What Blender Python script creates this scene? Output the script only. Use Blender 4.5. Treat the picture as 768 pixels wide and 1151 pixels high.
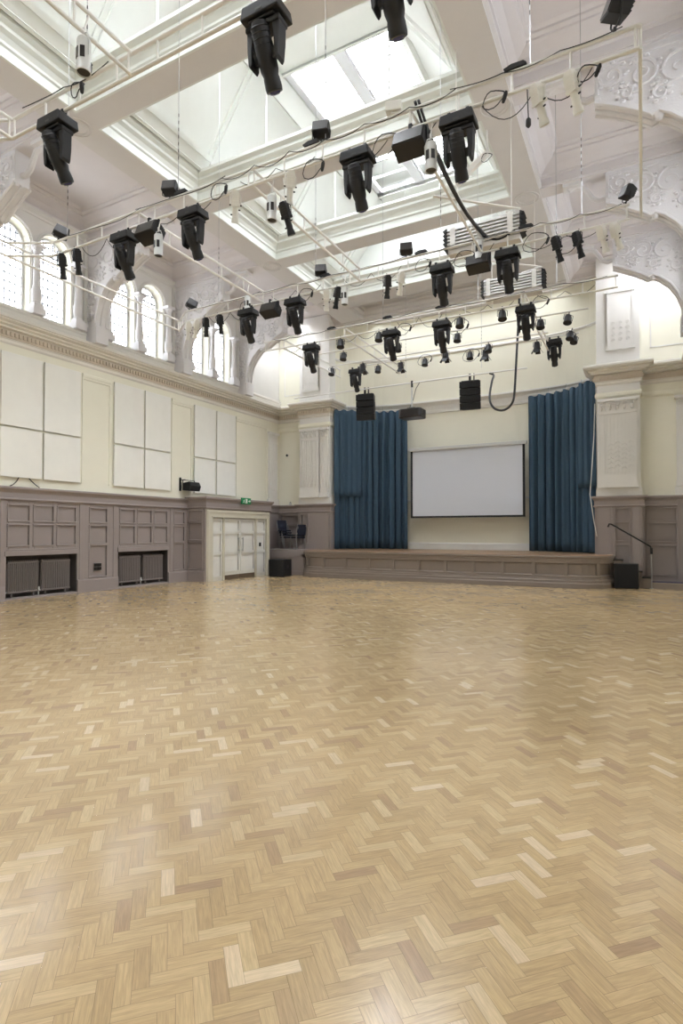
import bpy, math, random
from mathutils import Vector, Matrix
for o in list(bpy.data.objects): bpy.data.objects.remove(o)
SC = bpy.context.scene
COL = SC.collection
PI = math.pi
R = math.radians

# ---------------------------------------------------------------- camera, sky, exposure
cd = bpy.data.cameras.new('camera'); cam = bpy.data.objects.new('camera', cd); COL.objects.link(cam)
cd.sensor_fit = 'VERTICAL'; cd.sensor_height = 36.0
cd.lens = 636.5 / 1151 * 36.0
cd.shift_y = (585.5 - 575.5) / 1151
cd.clip_start = 0.05; cd.clip_end = 300
cam.location = (0, 0, 1.65)
cam.rotation_euler = (R(90 + 1.076), 0, R(28.0))
SC.camera = cam

w = bpy.data.worlds.new('overcast_sky'); SC.world = w; w.use_nodes = True
bg = w.node_tree.nodes['Background']
bg.inputs[0].default_value = (0.935, 0.955, 1.0, 1); bg.inputs[1].default_value = 9.5
SC.view_settings.view_transform = 'Standard'; SC.view_settings.look = 'None'
SC.view_settings.gamma = 1.0; SC.view_settings.use_curve_mapping = False
SC.view_settings.exposure = 1.78

def area(name, loc, rot, sx, sy, power=0, color=(1, 1, 1), portal=False):
    l = bpy.data.lights.new(name, 'AREA'); l.shape = 'RECTANGLE'; l.size = sx; l.size_y = sy
    l.energy = power; l.color = color
    if portal: l.cycles.is_portal = True
    o = bpy.data.objects.new(name, l); COL.objects.link(o); o.location = loc; o.rotation_euler = rot
    return o

# ---------------------------------------------------------------- layout constants
XL, XR, CX = -13.4, 1.42, -5.98
YE, YF = 19.6, -2.9
BY = [-2.66 + 3.275 * k for k in range(7)]            # cross beam centre lines: ... 7.17 10.44 13.72 16.99
BAYC = [(BY[i] + BY[i + 1]) / 2 for i in range(6)]
ZS = 9.5                                               # soffit height of the beams
ZT = 10.15
# daylight portals in the openings that have glass
for c in BAYC:
    area('skylight_portal', (CX, c, 12.60), (0, 0, 0), 2.9, 2.2, portal=True)
    for s in (-0.57, 0.57):
        area('window_portal', (XL - 0.44, c + s, 8.15), (0, R(-90), 0), 2.25, 0.94, portal=True)
        area('window_portal', (XR + 0.44, c + s, 8.15), (0, R(90), 0), 2.25, 0.94, portal=True)

# ---------------------------------------------------------------- materials
def srgb(r, g, b):
    f = lambda c: ((c / 255 + 0.055) / 1.055) ** 2.4 if c > 10 else c / 255 / 12.92
    return (f(r), f(g), f(b), 1)
def mat(name, col, rough=0.6, metal=0.0, var=0.04, scale=3.0, bump=0.0, bscale=60.0, spec=None, coat=0.0):
    m = bpy.data.materials.new(name); m.use_nodes = True; nt = m.node_tree; N = nt.nodes; L = nt.links
    b = N['Principled BSDF']; b.inputs['Roughness'].default_value = rough; b.inputs['Metallic'].default_value = metal
    if spec is not None: b.inputs['Specular IOR Level'].default_value = spec
    b.inputs['Coat Weight'].default_value = coat
    tc = N.new('ShaderNodeTexCoord'); nz = N.new('ShaderNodeTexNoise'); nz.inputs['Scale'].default_value = scale
    nz.inputs['Detail'].default_value = 5
    L.new(tc.outputs['Object'], nz.inputs['Vector'])
    mr = N.new('ShaderNodeMapRange'); mr.inputs['To Min'].default_value = 1 - var; mr.inputs['To Max'].default_value = 1 + var
    L.new(nz.outputs['Fac'], mr.inputs['Value'])
    mx = N.new('ShaderNodeMix'); mx.data_type = 'RGBA'; mx.blend_type = 'MULTIPLY'; mx.inputs[0].default_value = 1
    mx.inputs[6].default_value = col
    cb = N.new('ShaderNodeCombineColor')
    for i in range(3): L.new(mr.outputs[0], cb.inputs[i])
    L.new(cb.outputs[0], mx.inputs[7]); L.new(mx.outputs[2], b.inputs['Base Color'])
    if bump:
        n2 = N.new('ShaderNodeTexNoise'); n2.inputs['Scale'].default_value = bscale; L.new(tc.outputs['Object'], n2.inputs['Vector'])
        bp = N.new('ShaderNodeBump'); bp.inputs['Strength'].default_value = bump; bp.inputs['Distance'].default_value = 0.01
        L.new(n2.outputs['Fac'], bp.inputs['Height']); L.new(bp.outputs[0], b.inputs['Normal'])
    return m
M = {}
M['plaster'] = mat('white_plaster', srgb(228, 226, 222), 0.7, bump=0.05)
M['lavender'] = mat('pale_grey_ceiling_plaster', srgb(220, 215, 216), 0.8)
M['soffit'] = mat('beam_soffit_paint', srgb(212, 208, 206), 0.8)
M['lantern'] = mat('lantern_white_paint', srgb(222, 224, 219), 0.7)
M['ornament'] = mat('ornament_plaster', srgb(226, 224, 226), 0.75, bump=0.6, bscale=30)
M['cream'] = mat('cream_wall_paint', srgb(235, 232, 216), 0.65, var=0.02)
M['cornice'] = mat('cornice_plaster', srgb(226, 222, 214), 0.7)
M['dentil'] = mat('dentil_beige', srgb(206, 194, 178), 0.7)
M['dado'] = mat('grey_panelling_paint', srgb(152, 142, 140), 0.45, var=0.03)
M['stagegrey'] = mat('stage_front_paint', srgb(138, 127, 120), 0.45, var=0.03)
M['trimcream'] = mat('cream_joinery_paint', srgb(208, 203, 188), 0.5)
M['doorwhite'] = mat('white_door_paint', srgb(232, 231, 226), 0.45)
M['kick'] = mat('brown_kick_plate', srgb(98, 84, 70), 0.5)
M['panel'] = mat('white_acoustic_fabric', srgb(237, 236, 230), 0.9, bump=0.1, bscale=300)
M['radiator'] = mat('grey_radiator_enamel', srgb(124, 116, 114), 0.4)
M['void'] = mat('recess_dark_lining', srgb(80, 74, 72), 0.7)
M['black'] = mat('black_equipment', srgb(22, 22, 26), 0.55, var=0.1)
M['blackmatt'] = mat('black_speaker_cloth', srgb(24, 24, 26), 0.85, bump=0.3, bscale=200)
M['lens'] = mat('dark_blue_lens', srgb(40, 44, 96), 0.08, spec=0.9)
M['glassdark'] = mat('dark_lamp_glass', srgb(38, 34, 34), 0.3)
M['metal'] = mat('bare_metal', srgb(180, 180, 182), 0.3, metal=0.9)
M['whitemetal'] = mat('white_painted_steel', srgb(228, 226, 222), 0.4)
M['whitecan'] = mat('white_lamp_can', srgb(206, 206, 204), 0.35)
M['profwhite'] = mat('cream_lamp_housing', srgb(226, 224, 218), 0.4)
M['cable'] = mat('black_rubber_cable', srgb(38, 38, 42), 0.6)
M['curtain'] = mat('blue_curtain_fabric', srgb(58, 82, 102), 0.85, var=0.10, scale=6, bump=0.1, bscale=400)
M['screen'] = mat('projection_screen_cloth', srgb(212, 216, 226), 0.9, var=0.01)
M['border'] = mat('screen_black_border', srgb(40, 42, 44), 0.8)
M['green'] = mat('exit_sign_green', srgb(30, 140, 88), 0.4)
M['signwhite'] = mat('sign_white', srgb(235, 240, 236), 0.4)
M['carpet'] = mat('blue_grey_carpet', srgb(84, 80, 100), 0.95, bump=0.4, bscale=300)
M['treadedge'] = mat('brass_grey_nosing', srgb(160, 146, 124), 0.4)
M['deck'] = mat('stage_deck_boards', srgb(150, 120, 92), 0.35, var=0.12, scale=2)
M['chairblue'] = mat('navy_chair_fabric', srgb(28, 34, 52), 0.8)
M['leading'] = mat('window_leading', srgb(120, 122, 130), 0.6)
M['frame'] = mat('window_frame_paint', srgb(225, 226, 230), 0.5)
M['socket'] = mat('black_socket_plastic', srgb(30, 28, 28), 0.4)

def glass_mat(name='clear_rooflight_glass', tr=0.74):
    m = bpy.data.materials.new(name); m.use_nodes = True; nt = m.node_tree; N = nt.nodes; L = nt.links
    N.remove(N['Principled BSDF']); out = N['Material Output']
    t = N.new('ShaderNodeBsdfTransparent'); t.inputs[0].default_value = (tr * 0.97, tr * 0.99, tr, 1)
    g = N.new('ShaderNodeBsdfGlossy'); g.inputs['Roughness'].default_value = 0.05
    fr = N.new('ShaderNodeFresnel'); fr.inputs['IOR'].default_value = 1.2
    mx = N.new('ShaderNodeMixShader'); L.new(fr.outputs[0], mx.inputs[0]); L.new(t.outputs[0], mx.inputs[1]); L.new(g.outputs[0], mx.inputs[2])
    L.new(mx.outputs[0], out.inputs['Surface'])
    return m
M['glass'] = glass_mat(); M['leadedglass'] = glass_mat('obscured_leaded_glass', 0.36); M['addedglass'] = glass_mat('added_rooflight_glass', 0.24)  # last one: dimmer pane for the added rooflight over the stage recess

def parquet_mat():
    m = bpy.data.materials.new('oak_herringbone_parquet'); m.use_nodes = True; nt = m.node_tree; N = nt.nodes; L = nt.links
    b = N['Principled BSDF']
    uv = N.new('ShaderNodeUVMap'); uv.uv_map = 'block'
    sep = N.new('ShaderNodeSeparateXYZ'); L.new(uv.outputs[0], sep.inputs[0])
    at = N.new('ShaderNodeAttribute'); at.attribute_name = 'tone'
    at2 = N.new('ShaderNodeAttribute'); at2.attribute_name = 'hue'
    ramp = N.new('ShaderNodeValToRGB'); e = ramp.color_ramp.elements
    e[0].position = 0.0; e[0].color = srgb(182, 153, 120)
    e[1].position = 1.0; e[1].color = srgb(228, 206, 172)
    for p, c in ((0.25, srgb(196, 169, 127)), (0.6, srgb(208, 181, 138)), (0.85, srgb(217, 192, 150))):
        q = e.new(p); q.color = c
    L.new(at.outputs['Fac'], ramp.inputs[0])
    # grain: noise stretched along the block, offset per block
    cmb = N.new('ShaderNodeCombineXYZ')
    m1 = N.new('ShaderNodeMath'); m1.operation = 'MULTIPLY'; m1.inputs[1].default_value = 9; L.new(sep.outputs[0], m1.inputs[0])
    m2 = N.new('ShaderNodeMath'); m2.operation = 'MULTIPLY'; m2.inputs[1].default_value = 130; L.new(sep.outputs[1], m2.inputs[0])
    m3 = N.new('ShaderNodeMath'); m3.operation = 'MULTIPLY'; m3.inputs[1].default_value = 200; L.new(at2.outputs['Fac'], m3.inputs[0])
    L.new(m1.outputs[0], cmb.inputs[0]); L.new(m2.outputs[0], cmb.inputs[1]); L.new(m3.outputs[0], cmb.inputs[2])
    nz = N.new('ShaderNodeTexNoise'); nz.inputs['Scale'].default_value = 1; nz.inputs['Detail'].default_value = 4; nz.inputs['Distortion'].default_value = 0.8
    L.new(cmb.outputs[0], nz.inputs['Vector'])
    mr = N.new('ShaderNodeMapRange'); mr.inputs['From Min'].default_value = 0.3; mr.inputs['From Max'].default_value = 0.7
    mr.inputs['To Min'].default_value = 0.80; mr.inputs['To Max'].default_value = 1.08
    L.new(nz.outputs['Fac'], mr.inputs['Value'])
    # large scale wear
    tc = N.new('ShaderNodeTexCoord'); n3 = N.new('ShaderNodeTexNoise'); n3.inputs['Scale'].default_value = 0.55; n3.inputs['Detail'].default_value = 6
    L.new(tc.outputs['Object'], n3.inputs['Vector'])
    mr2 = N.new('ShaderNodeMapRange'); mr2.inputs['To Min'].default_value = 0.86; mr2.inputs['To Max'].default_value = 1.12
    L.new(n3.outputs['Fac'], mr2.inputs['Value'])
    # joints: distance to block edge (u in 0..LB, v in 0..WB)
    def edge(sock, size):
        a = N.new('ShaderNodeMath'); a.operation = 'SUBTRACT'; a.inputs[0].default_value = size; L.new(sock, a.inputs[1])
        c = N.new('ShaderNodeMath'); c.operation = 'MINIMUM'; L.new(sock, c.inputs[0]); L.new(a.outputs[0], c.inputs[1])
        return c.outputs[0]
    d = N.new('ShaderNodeMath'); d.operation = 'MINIMUM'; L.new(edge(sep.outputs[0], LB), d.inputs[0]); L.new(edge(sep.outputs[1], WB), d.inputs[1])
    gr = N.new('ShaderNodeMapRange'); gr.inputs['From Min'].default_value = 0.0002; gr.inputs['From Max'].default_value = 0.0010
    gr.inputs['To Min'].default_value = 0.38; gr.inputs['To Max'].default_value = 1.0; L.new(d.outputs[0], gr.inputs['Value'])
    pr1 = N.new('ShaderNodeMath'); pr1.operation = 'MULTIPLY'; L.new(mr.outputs[0], pr1.inputs[0]); L.new(mr2.outputs[0], pr1.inputs[1])
    pr2 = N.new('ShaderNodeMath'); pr2.operation = 'MULTIPLY'; L.new(pr1.outputs[0], pr2.inputs[0]); L.new(gr.outputs[0], pr2.inputs[1])
    mx = N.new('ShaderNodeMix'); mx.data_type = 'RGBA'; mx.blend_type = 'MULTIPLY'; mx.inputs[0].default_value = 1
    cc = N.new('ShaderNodeCombineColor')
    for i in range(3): L.new(pr2.outputs[0], cc.inputs[i])
    L.new(ramp.outputs[0], mx.inputs[6]); L.new(cc.outputs[0], mx.inputs[7]); L.new(mx.outputs[2], b.inputs['Base Color'])
    rr = N.new('ShaderNodeMapRange'); rr.inputs['To Min'].default_value = 0.16; rr.inputs['To Max'].default_value = 0.30
    L.new(n3.outputs['Fac'], rr.inputs['Value']); L.new(rr.outputs[0], b.inputs['Roughness'])
    b.inputs['Specular IOR Level'].default_value = 0.5; b.inputs['Coat Weight'].default_value = 0.38; b.inputs['Coat Roughness'].default_value = 0.15
    bp = N.new('ShaderNodeBump'); bp.inputs['Strength'].default_value = 0.25; bp.inputs['Distance'].default_value = 0.002
    L.new(gr.outputs[0], bp.inputs['Height']); L.new(bp.outputs[0], b.inputs['Normal'])
    return m

# ---------------------------------------------------------------- mesh helpers
class MB:
    def __init__(s, T=None): s.v = []; s.f = []; s.T = T
    def add(s, vs, fs):
        n = len(s.v)
        if s.T is not None: vs = [tuple(s.T @ Vector(p)) for p in vs]
        s.v += [tuple(p) for p in vs]; s.f += [tuple(i + n for i in f) for f in fs]
    def box(s, x0, x1, y0, y1, z0, z1):
        if x0 > x1: x0, x1 = x1, x0
        if y0 > y1: y0, y1 = y1, y0
        if z0 > z1: z0, z1 = z1, z0
        s.add([(x0, y0, z0), (x1, y0, z0), (x1, y1, z0), (x0, y1, z0), (x0, y0, z1), (x1, y0, z1), (x1, y1, z1), (x0, y1, z1)],
              [(0, 3, 2, 1), (4, 5, 6, 7), (0, 1, 5, 4), (1, 2, 6, 5), (2, 3, 7, 6), (3, 0, 4, 7)])
        return s
    def bar(s, a, b, w, h, up=(0, 0, 1)):
        a, b = Vector(a), Vector(b); d = (b - a).normalized(); u = Vector(up)
        if abs(d.dot(u)) > 0.99: u = Vector((1, 0, 0))
        r = d.cross(u).normalized(); u = r.cross(d)
        vs = []
        for p in (a, b):
            for i, j in ((-1, -1), (1, -1), (1, 1), (-1, 1)): vs.append(p + r * (w / 2 * i) + u * (h / 2 * j))
        s.add(vs, [(0, 1, 2, 3), (7, 6, 5, 4), (0, 4, 5, 1), (1, 5, 6, 2), (2, 6, 7, 3), (3, 7, 4, 0)])
        return s
    def tube(s, pts, r, n=8, caps=True):
        P = [Vector(p) for p in pts]; vs = []; fs = []; m = len(P)
        rad = r if isinstance(r, (list, tuple)) else [r] * m
        d0 = (P[1] - P[0]).normalized(); u = Vector((0, 0, 1)) if abs(d0.z) < 0.9 else Vector((1, 0, 0))
        for i in range(m):
            d = (P[min(i + 1, m - 1)] - P[max(i - 1, 0)]).normalized()
            x = u - d * u.dot(d)
            if x.length < 1e-4: x = d.orthogonal()
            x.normalize(); u = x; y = d.cross(x)
            for k in range(n):
                a = 2 * PI * k / n; vs.append(P[i] + x * (math.cos(a) * rad[i]) + y * (math.sin(a) * rad[i]))
        for i in range(m - 1):
            for k in range(n):
                k2 = (k + 1) % n; fs.append((i * n + k, i * n + k2, (i + 1) * n + k2, (i + 1) * n + k))
        if caps:
            fs.append(tuple(range(n - 1, -1, -1))); fs.append(tuple((m - 1) * n + k for k in range(n)))
        s.add(vs, fs); return s
    def lathe(s, prof, c=(0, 0, 0), n=16):
        vs = []; fs = []; m = len(prof)
        for r, z in prof:
            for k in range(n):
                a = 2 * PI * k / n; vs.append((c[0] + math.cos(a) * r, c[1] + math.sin(a) * r, c[2] + z))
        for i in range(m - 1):
            for k in range(n):
                k2 = (k + 1) % n; fs.append((i * n + k, i * n + k2, (i + 1) * n + k2, (i + 1) * n + k))
        fs.append(tuple(range(n - 1, -1, -1))); fs.append(tuple((m - 1) * n + k for k in range(n)))
        s.add(vs, fs); return s
    def prism(s, poly, axis, t0, t1):
        """extrude a 2D polygon; axis 'y': poly=(x,z); 'x': poly=(y,z); 'z': poly=(x,y)"""
        n = len(poly)
        f = {'y': lambda a, b, t: (a, t, b), 'x': lambda a, b, t: (t, a, b), 'z': lambda a, b, t: (a, b, t)}[axis]
        vs = [f(a, b, t0) for a, b in poly] + [f(a, b, t1) for a, b in poly]
        fs = [tuple(range(n)), tuple(range(2 * n - 1, n - 1, -1))] + [(i, i + n, (i + 1) % n + n, (i + 1) % n) for i in range(n)]
        s.add(vs, fs); return s
    def sweep(s, path, prof, side=1):
        """profile [(outward offset, z)] swept along an XY path; side +1: outward is to the left of travel"""
        P = [Vector((p[0], p[1])) for p in path]; m = len(P); n = len(prof); vs = []; fs = []
        for i in range(m):
            ns = []
            if i > 0: d = (P[i] - P[i - 1]).normalized(); ns.append(Vector((-d.y, d.x)) * side)
            if i < m - 1: d = (P[i + 1] - P[i]).normalized(); ns.append(Vector((-d.y, d.x)) * side)
            if len(ns) == 2:
                b = (ns[0] + ns[1]); b = b.normalized() if b.length > 1e-6 else ns[0]; k = 1 / max(0.3, b.dot(ns[0])); nn = b * k
            else: nn = ns[0]
            for o, z in prof: vs.append((P[i].x + nn.x * o, P[i].y + nn.y * o, z))
        for i in range(m - 1):
            for k in range(n - 1): fs.append((i * n + k, (i + 1) * n + k, (i + 1) * n + k + 1, i * n + k + 1))
        fs.append(tuple(range(n))); fs.append(tuple((m - 1) * n + k for k in range(n - 1, -1, -1)))
        s.add(vs, fs); return s
    def build(s, name, mt, parent=None, smooth=False, bevel=0):
        me = bpy.data.meshes.new(name); me.from_pydata(s.v, [], s.f); me.update()
        import bmesh
        bm = bmesh.new(); bm.from_mesh(me); bmesh.ops.recalc_face_normals(bm, faces=bm.faces); bm.to_mesh(me); bm.free()
        me.materials.append(M[mt] if isinstance(mt, str) else mt)
        o = bpy.data.objects.new(name, me); COL.objects.link(o)
        if smooth:
            me.polygons.foreach_set('use_smooth', [True] * len(me.polygons))
            me.set_sharp_from_angle(angle=R(40))
        if bevel:
            b = o.modifiers.new('bevel', 'BEVEL'); b.width = bevel; b.segments = 2; b.limit_method = 'ANGLE'
        if parent is not None: o.parent = parent
        return o
def tag(o, label, cat, group=None, kind=None):
    o['label'] = label; o['category'] = cat
    if group: o['group'] = group
    if kind: o['kind'] = kind
    return o
def struct(o): o['kind'] = 'structure'; return o
def empty(name, loc, rz=0):
    o = bpy.data.objects.new(name, None); COL.objects.link(o); o.location = loc; o.rotation_euler = (0, 0, rz)
    o.empty_display_size = 0.1; return o
def copy_tree(o, parent=None):
    c = o.copy(); COL.objects.link(c)
    if parent is not None: c.parent = parent
    for ch in list(o.children): copy_tree(ch, c)
    return c

# ================================================================ THE SETTING
# ---------------------------------------------------------------- floor: one quad per oak block
LB, WB = 0.212, 0.0612
def build_floor():
    rnd = random.Random(3)
    x0, x1, y0, y1 = XL - 0.3, XR + 0.1, YF, YE
    cx, cy = (x0 + x1) / 2, (y0 + y1) / 2
    co, uv, tone, hue = [], [], [], []
    q = math.sqrt(0.5)
    r = max(x1 - x0, y1 - y0) * 0.75
    # lattice: (WB,WB) and (-LB,LB)
    K = int(r / (WB * q)) + 4; J = int(r / (LB * q)) + 4
    for j in range(-J, J + 1):
        for k in range(-K, K + 1):
            bx, by = k * WB - j * LB, k * WB + j * LB
            for (ax, ay, sx, sy, hor) in ((bx, by, LB, WB, True), (bx, by + WB, WB, LB, False)):
                mx, my = ax + sx / 2, ay + sy / 2
                X, Y = (mx - my) * q, (mx + my) * q
                if not (x0 - 0.1 < X + cx < x1 + 0.1 and y0 - 0.1 < Y + cy < y1 + 0.1): continue
                t = min(1, max(0, rnd.gauss(0.5, 0.2))); h = rnd.random()
                if rnd.random() < 0.06: t = min(1, t + 0.25)
                if rnd.random() < 0.05: t = max(0, t - 0.2)
                for (dx, dy) in ((0, 0), (sx, 0), (sx, sy), (0, sy)):
                    a, b = ax + dx, ay + dy
                    co += [(a - b) * q + cx, (a + b) * q + cy, 0.0]
                    uv += [dx, dy] if hor else [dy, dx]
                tone.append(t); hue.append(h)
    nq = len(tone)
    me = bpy.data.meshes.new('floor')
    me.vertices.add(nq * 4); me.vertices.foreach_set('co', co)
    me.loops.add(nq * 4); me.loops.foreach_set('vertex_index', list(range(nq * 4)))
    me.polygons.add(nq); me.polygons.foreach_set('loop_start', [i * 4 for i in range(nq)]); me.polygons.foreach_set('loop_total', [4] * nq)
    u = me.uv_layers.new(name='block'); u.data.foreach_set('uv', uv)
    for nm, d in (('tone', tone), ('hue', hue)):
        a = me.attributes.new(nm, 'FLOAT', 'FACE'); a.data.foreach_set('value', d)
    me.update(calc_edges=True); me.validate()
    me.materials.append(parquet_mat())
    o = bpy.data.objects.new('floor', me); COL.objects.link(o); struct(o)
build_floor()

# ---------------------------------------------------------------- walls
RECESS = [(8.13, 10.07), (11.41, 13.36), (1.59, 3.53), (4.86, 6.80)]      # radiator recesses
WIN_Z0, WIN_SP, WIN_R = 7.10, 8.82, 0.46
def side_wall(name, x, out):
    """x = inner face, out = -1/+1 direction away from the room"""
    m = MB(); xo = x + out * 0.45; xi = x
    holes = sorted(RECESS) if out < 0 else []
    y = YF - 0.3
    for a, b in holes:
        m.box(xi, xo, y, a, 0, 1.12); y = b
        m.box(xi + out * 0.30, xo, a, b, 0, 1.12)
        m.box(xi, xi + out * 0.30, a, b, 0, 0.04)
    m.box(xi, xo, y, YE + 2.2, 0, 1.12)
    m.box(xi, xo, YF - 0.3, YE + 2.2, 1.12, WIN_Z0)
    # clerestory with arched openings
    wins = [(c + s) for c in BAYC for s in (-0.57, 0.57)]
    y = YF - 0.3
    for c in wins:
        m.box(xi, xo, y, c - WIN_R, WIN_Z0, WIN_SP); y = c + WIN_R
    m.box(xi, xo, y, YE + 2.2, WIN_Z0, WIN_SP)
    y = YF - 0.3; top = 10.4
    for c in wins:
        m.box(xi, xo, y, c - WIN_R, WIN_SP, top); y = c + WIN_R
        n = 14
        for i in range(n):
            a0, a1 = PI - PI * i / n, PI - PI * (i + 1) / n
            p0 = (c + WIN_R * math.cos(a0), WIN_SP + WIN_R * math.sin(a0)); p1 = (c + WIN_R * math.cos(a1), WIN_SP + WIN_R * math.sin(a1))
            m.prism([p0, p1, (p1[0], top), (p0[0], top)], 'x', xi, xo)
    m.box(xi, xo, y, YE + 2.2, WIN_SP, top)
    return struct(m.build(name, 'cream'))
wl = side_wall('wall_left', XL, -1)
wr = side_wall('wall_right', XR, 1)
# the clerestory zone is white: lining bands and arch rings, part of the trim
wn = [0]
def window(x, out, c):
    wn[0] += 1
    m = MB(); xg = x + out * 0.30
    n = 16
    arch = [(c + WIN_R * math.cos(PI - PI * i / n), WIN_SP + WIN_R * math.sin(PI - PI * i / n)) for i in range(n + 1)]
    outl = [(c - WIN_R, WIN_Z0)] + arch + [(c + WIN_R, WIN_Z0)]
    k = (WIN_R - 0.05) / WIN_R
    inl = [(c - WIN_R * k, WIN_Z0 + 0.05)] + [(c + (a - c) * k, WIN_SP + (b - WIN_SP) * k) for a, b in arch] + [(c + WIN_R * k, WIN_Z0 + 0.05)]
    for i in range(len(outl)):
        j = (i + 1) % len(outl)
        m.prism([outl[i], outl[j], inl[j], inl[i]], 'x', xg - 0.04, xg + 0.04)
    root = struct(m.build('window_%d' % wn[0], 'frame'))
    g = MB()
    g.prism(inl, 'x', xg, xg + 0.002); g.f = g.f[:1]; g.build('pane', 'leadedglass', root)
    l = MB()
    zz = WIN_Z0 + 0.25
    while zz < WIN_SP + WIN_R - 0.1:
        hw = WIN_R - 0.05 if zz < WIN_SP else math.sqrt(max(0.001, (WIN_R - 0.05) ** 2 - (zz - WIN_SP) ** 2))
        tk = 0.018 if abs(zz - WIN_SP) < 0.12 else 0.012
        l.box(xg - 0.015, xg + 0.015, c - hw, c + hw, zz - tk, zz + tk); zz += 0.215
    for dy in (-0.27, -0.135, 0, 0.135, 0.27):
        ht = math.sqrt((WIN_R - 0.05) ** 2 - dy * dy)
        l.box(xg - 0.012, xg + 0.012, c + dy - 0.011, c + dy + 0.011, WIN_Z0 + 0.05, WIN_SP + ht)
    l.build('leading', 'leading', root)
for c in BAYC:
    for s in (-0.57, 0.57):
        window(XL, -1, c + s); window(XR, 1, c + s)

tn = [0]
def trim(m, mt, smooth=False, bevel=0):
    tn[0] += 1
    return struct(m.build('trim_%d' % tn[0], mt, smooth=smooth, bevel=bevel))

# white plaster lining of the clerestory (wall face between the openings)
for x, s in ((XL, 1), (XR, -1)):
    m = MB()
    wins = [(c + q) for c in BAYC for q in (-0.57, 0.57)]
    y = YF; r = WIN_R + 0.02
    for c in wins + [None]:
        y1 = (c - r) if c is not None else YE
        if y1 > y: m.box(x, x + s * 0.03, y, y1, 7.04, ZT)
        if c is not None:
            n = 14
            for i in range(n):
                a0, a1 = PI - PI * i / n, PI - PI * (i + 1) / n
                p0 = (c + r * math.cos(a0), WIN_SP + r * math.sin(a0)); p1 = (c + r * math.cos(a1), WIN_SP + r * math.sin(a1))
                m.prism([p0, p1, (p1[0], ZT), (p0[0], ZT)], 'x', x, x + s * 0.03)
            y = c + r
    trim(m, 'plaster')
    # arch hood mouldings
    m = MB()
    for c in wins:
        for rr, pr, tk in ((r + 0.05, 0.05, 0.028), (r + 0.01, 0.07, 0.018)):
            pts = [(x + s * pr, c + rr * math.cos(a), WIN_SP + rr * math.sin(a)) for a in [PI * i / 16 for i in range(17)]]
            m.tube(pts, tk, 6)
    # string course above the arches
    m.sweep([(x, YF), (x, YE)], [(0, 9.52), (0.05, 9.54), (0.05, 9.60), (0.12, 9.66), (0.12, 9.72), (0, 9.76)], side=-s)
    trim(m, 'plaster', smooth=True)
    # columns standing in the window arcade
    for c in BAYC:
        for q in (-1.17, 0, 1.17):
            m = MB(); cx = x + s * 0.10; yy = c + q
            m.box(cx - 0.15, cx + 0.15, yy - 0.16, yy + 0.16, 7.04, 7.20)
            m.box(cx - 0.12, cx + 0.12, yy - 0.13, yy + 0.13, 7.20, 7.30)
            m.lathe([(0.12, 7.30), (0.13, 7.33), (0.105, 7.36), (0.11, 7.40), (0.125, 7.5), (0.115, 7.62), (0.125, 7.66), (0.095, 7.72),
                     (0.10, 7.76), (0.088, 7.80), (0.083, 8.1), (0.076, 8.50), (0.092, 8.52), (0.092, 8.55), (0.075, 8.57), (0.09, 8.64), (0.13, 8.72)], (cx, yy, 0), 14)
            m.box(cx - 0.14, cx + 0.14, yy - 0.15, yy + 0.15, 8.72, 8.80)
            for a in range(4):
                m.tube([(cx + 0.11 * math.cos(PI / 4 + a * PI / 2) + 0.03 * math.cos(t), yy + 0.12 * math.sin(PI / 4 + a * PI / 2) , 8.66 + 0.03 * math.sin(t)) for t in [k * PI / 3 for k in range(6)]], 0.012, 5)
            trim(m, 'ornament', smooth=True)

# ---------------------------------------------------------------- end wall, stage recess, back wall, wall behind the camera
PXL0, PXL1, PXR0, PXR1 = -12.08, -10.72, -1.22, -0.03
m = MB()
m.box(XL - 0.45, -10.9, YE, YE + 0.35, 0, 10.4)
m.box(-1.05, XR + 0.45, YE, YE + 0.35, 0, 10.4)
m.box(-10.9, -1.05, YE, YE + 0.2, 9.9, 10.4)
struct(m.build('wall_end', 'cream'))
def apse():
    pts = []
    for i in range(29):
        a = PI * i / 28
        x = CX - 4.93 * math.copysign(abs(math.cos(a)) ** 0.62, math.cos(a)); y = YE + 0.1 + 1.55 * abs(math.sin(a)) ** 0.75
        pts.append((x, y))
    return pts
AP = apse()
m = MB()
m.sweep(AP, [(0, 0.95), (0, 10.2), (0.2, 10.2), (0.2, 0.95)], side=1)
struct(m.build('wall_back', 'cream'))
m = MB()
m.sweep(AP, [(0, 6.28), (-0.05, 6.30), (-0.05, 6.38), (-0.02, 6.42), (-0.02, 6.58), (-0.09, 6.66), (-0.15, 6.70), (-0.15, 6.76), (0, 6.80)], side=1)
m.sweep(AP, [(0, 0.95), (-0.04, 0.95), (-0.04, 1.18), (-0.02, 1.22), (0, 1.22)], side=1)
m.sweep(AP, [(0, 8.55), (-0.03, 8.56), (-0.05, 8.62), (0, 8.66)], side=1)
m.sweep(AP, [(0, 2.85), (-0.02, 2.86), (-0.02, 2.9), (0, 2.91)], side=1)
trim(m, 'plaster')
m = MB(); m.box(XL - 0.45, XR + 0.45, YF - 0.3, YF, 0, 13.2)
struct(m.build('wall_front', 'cream'))

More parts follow.
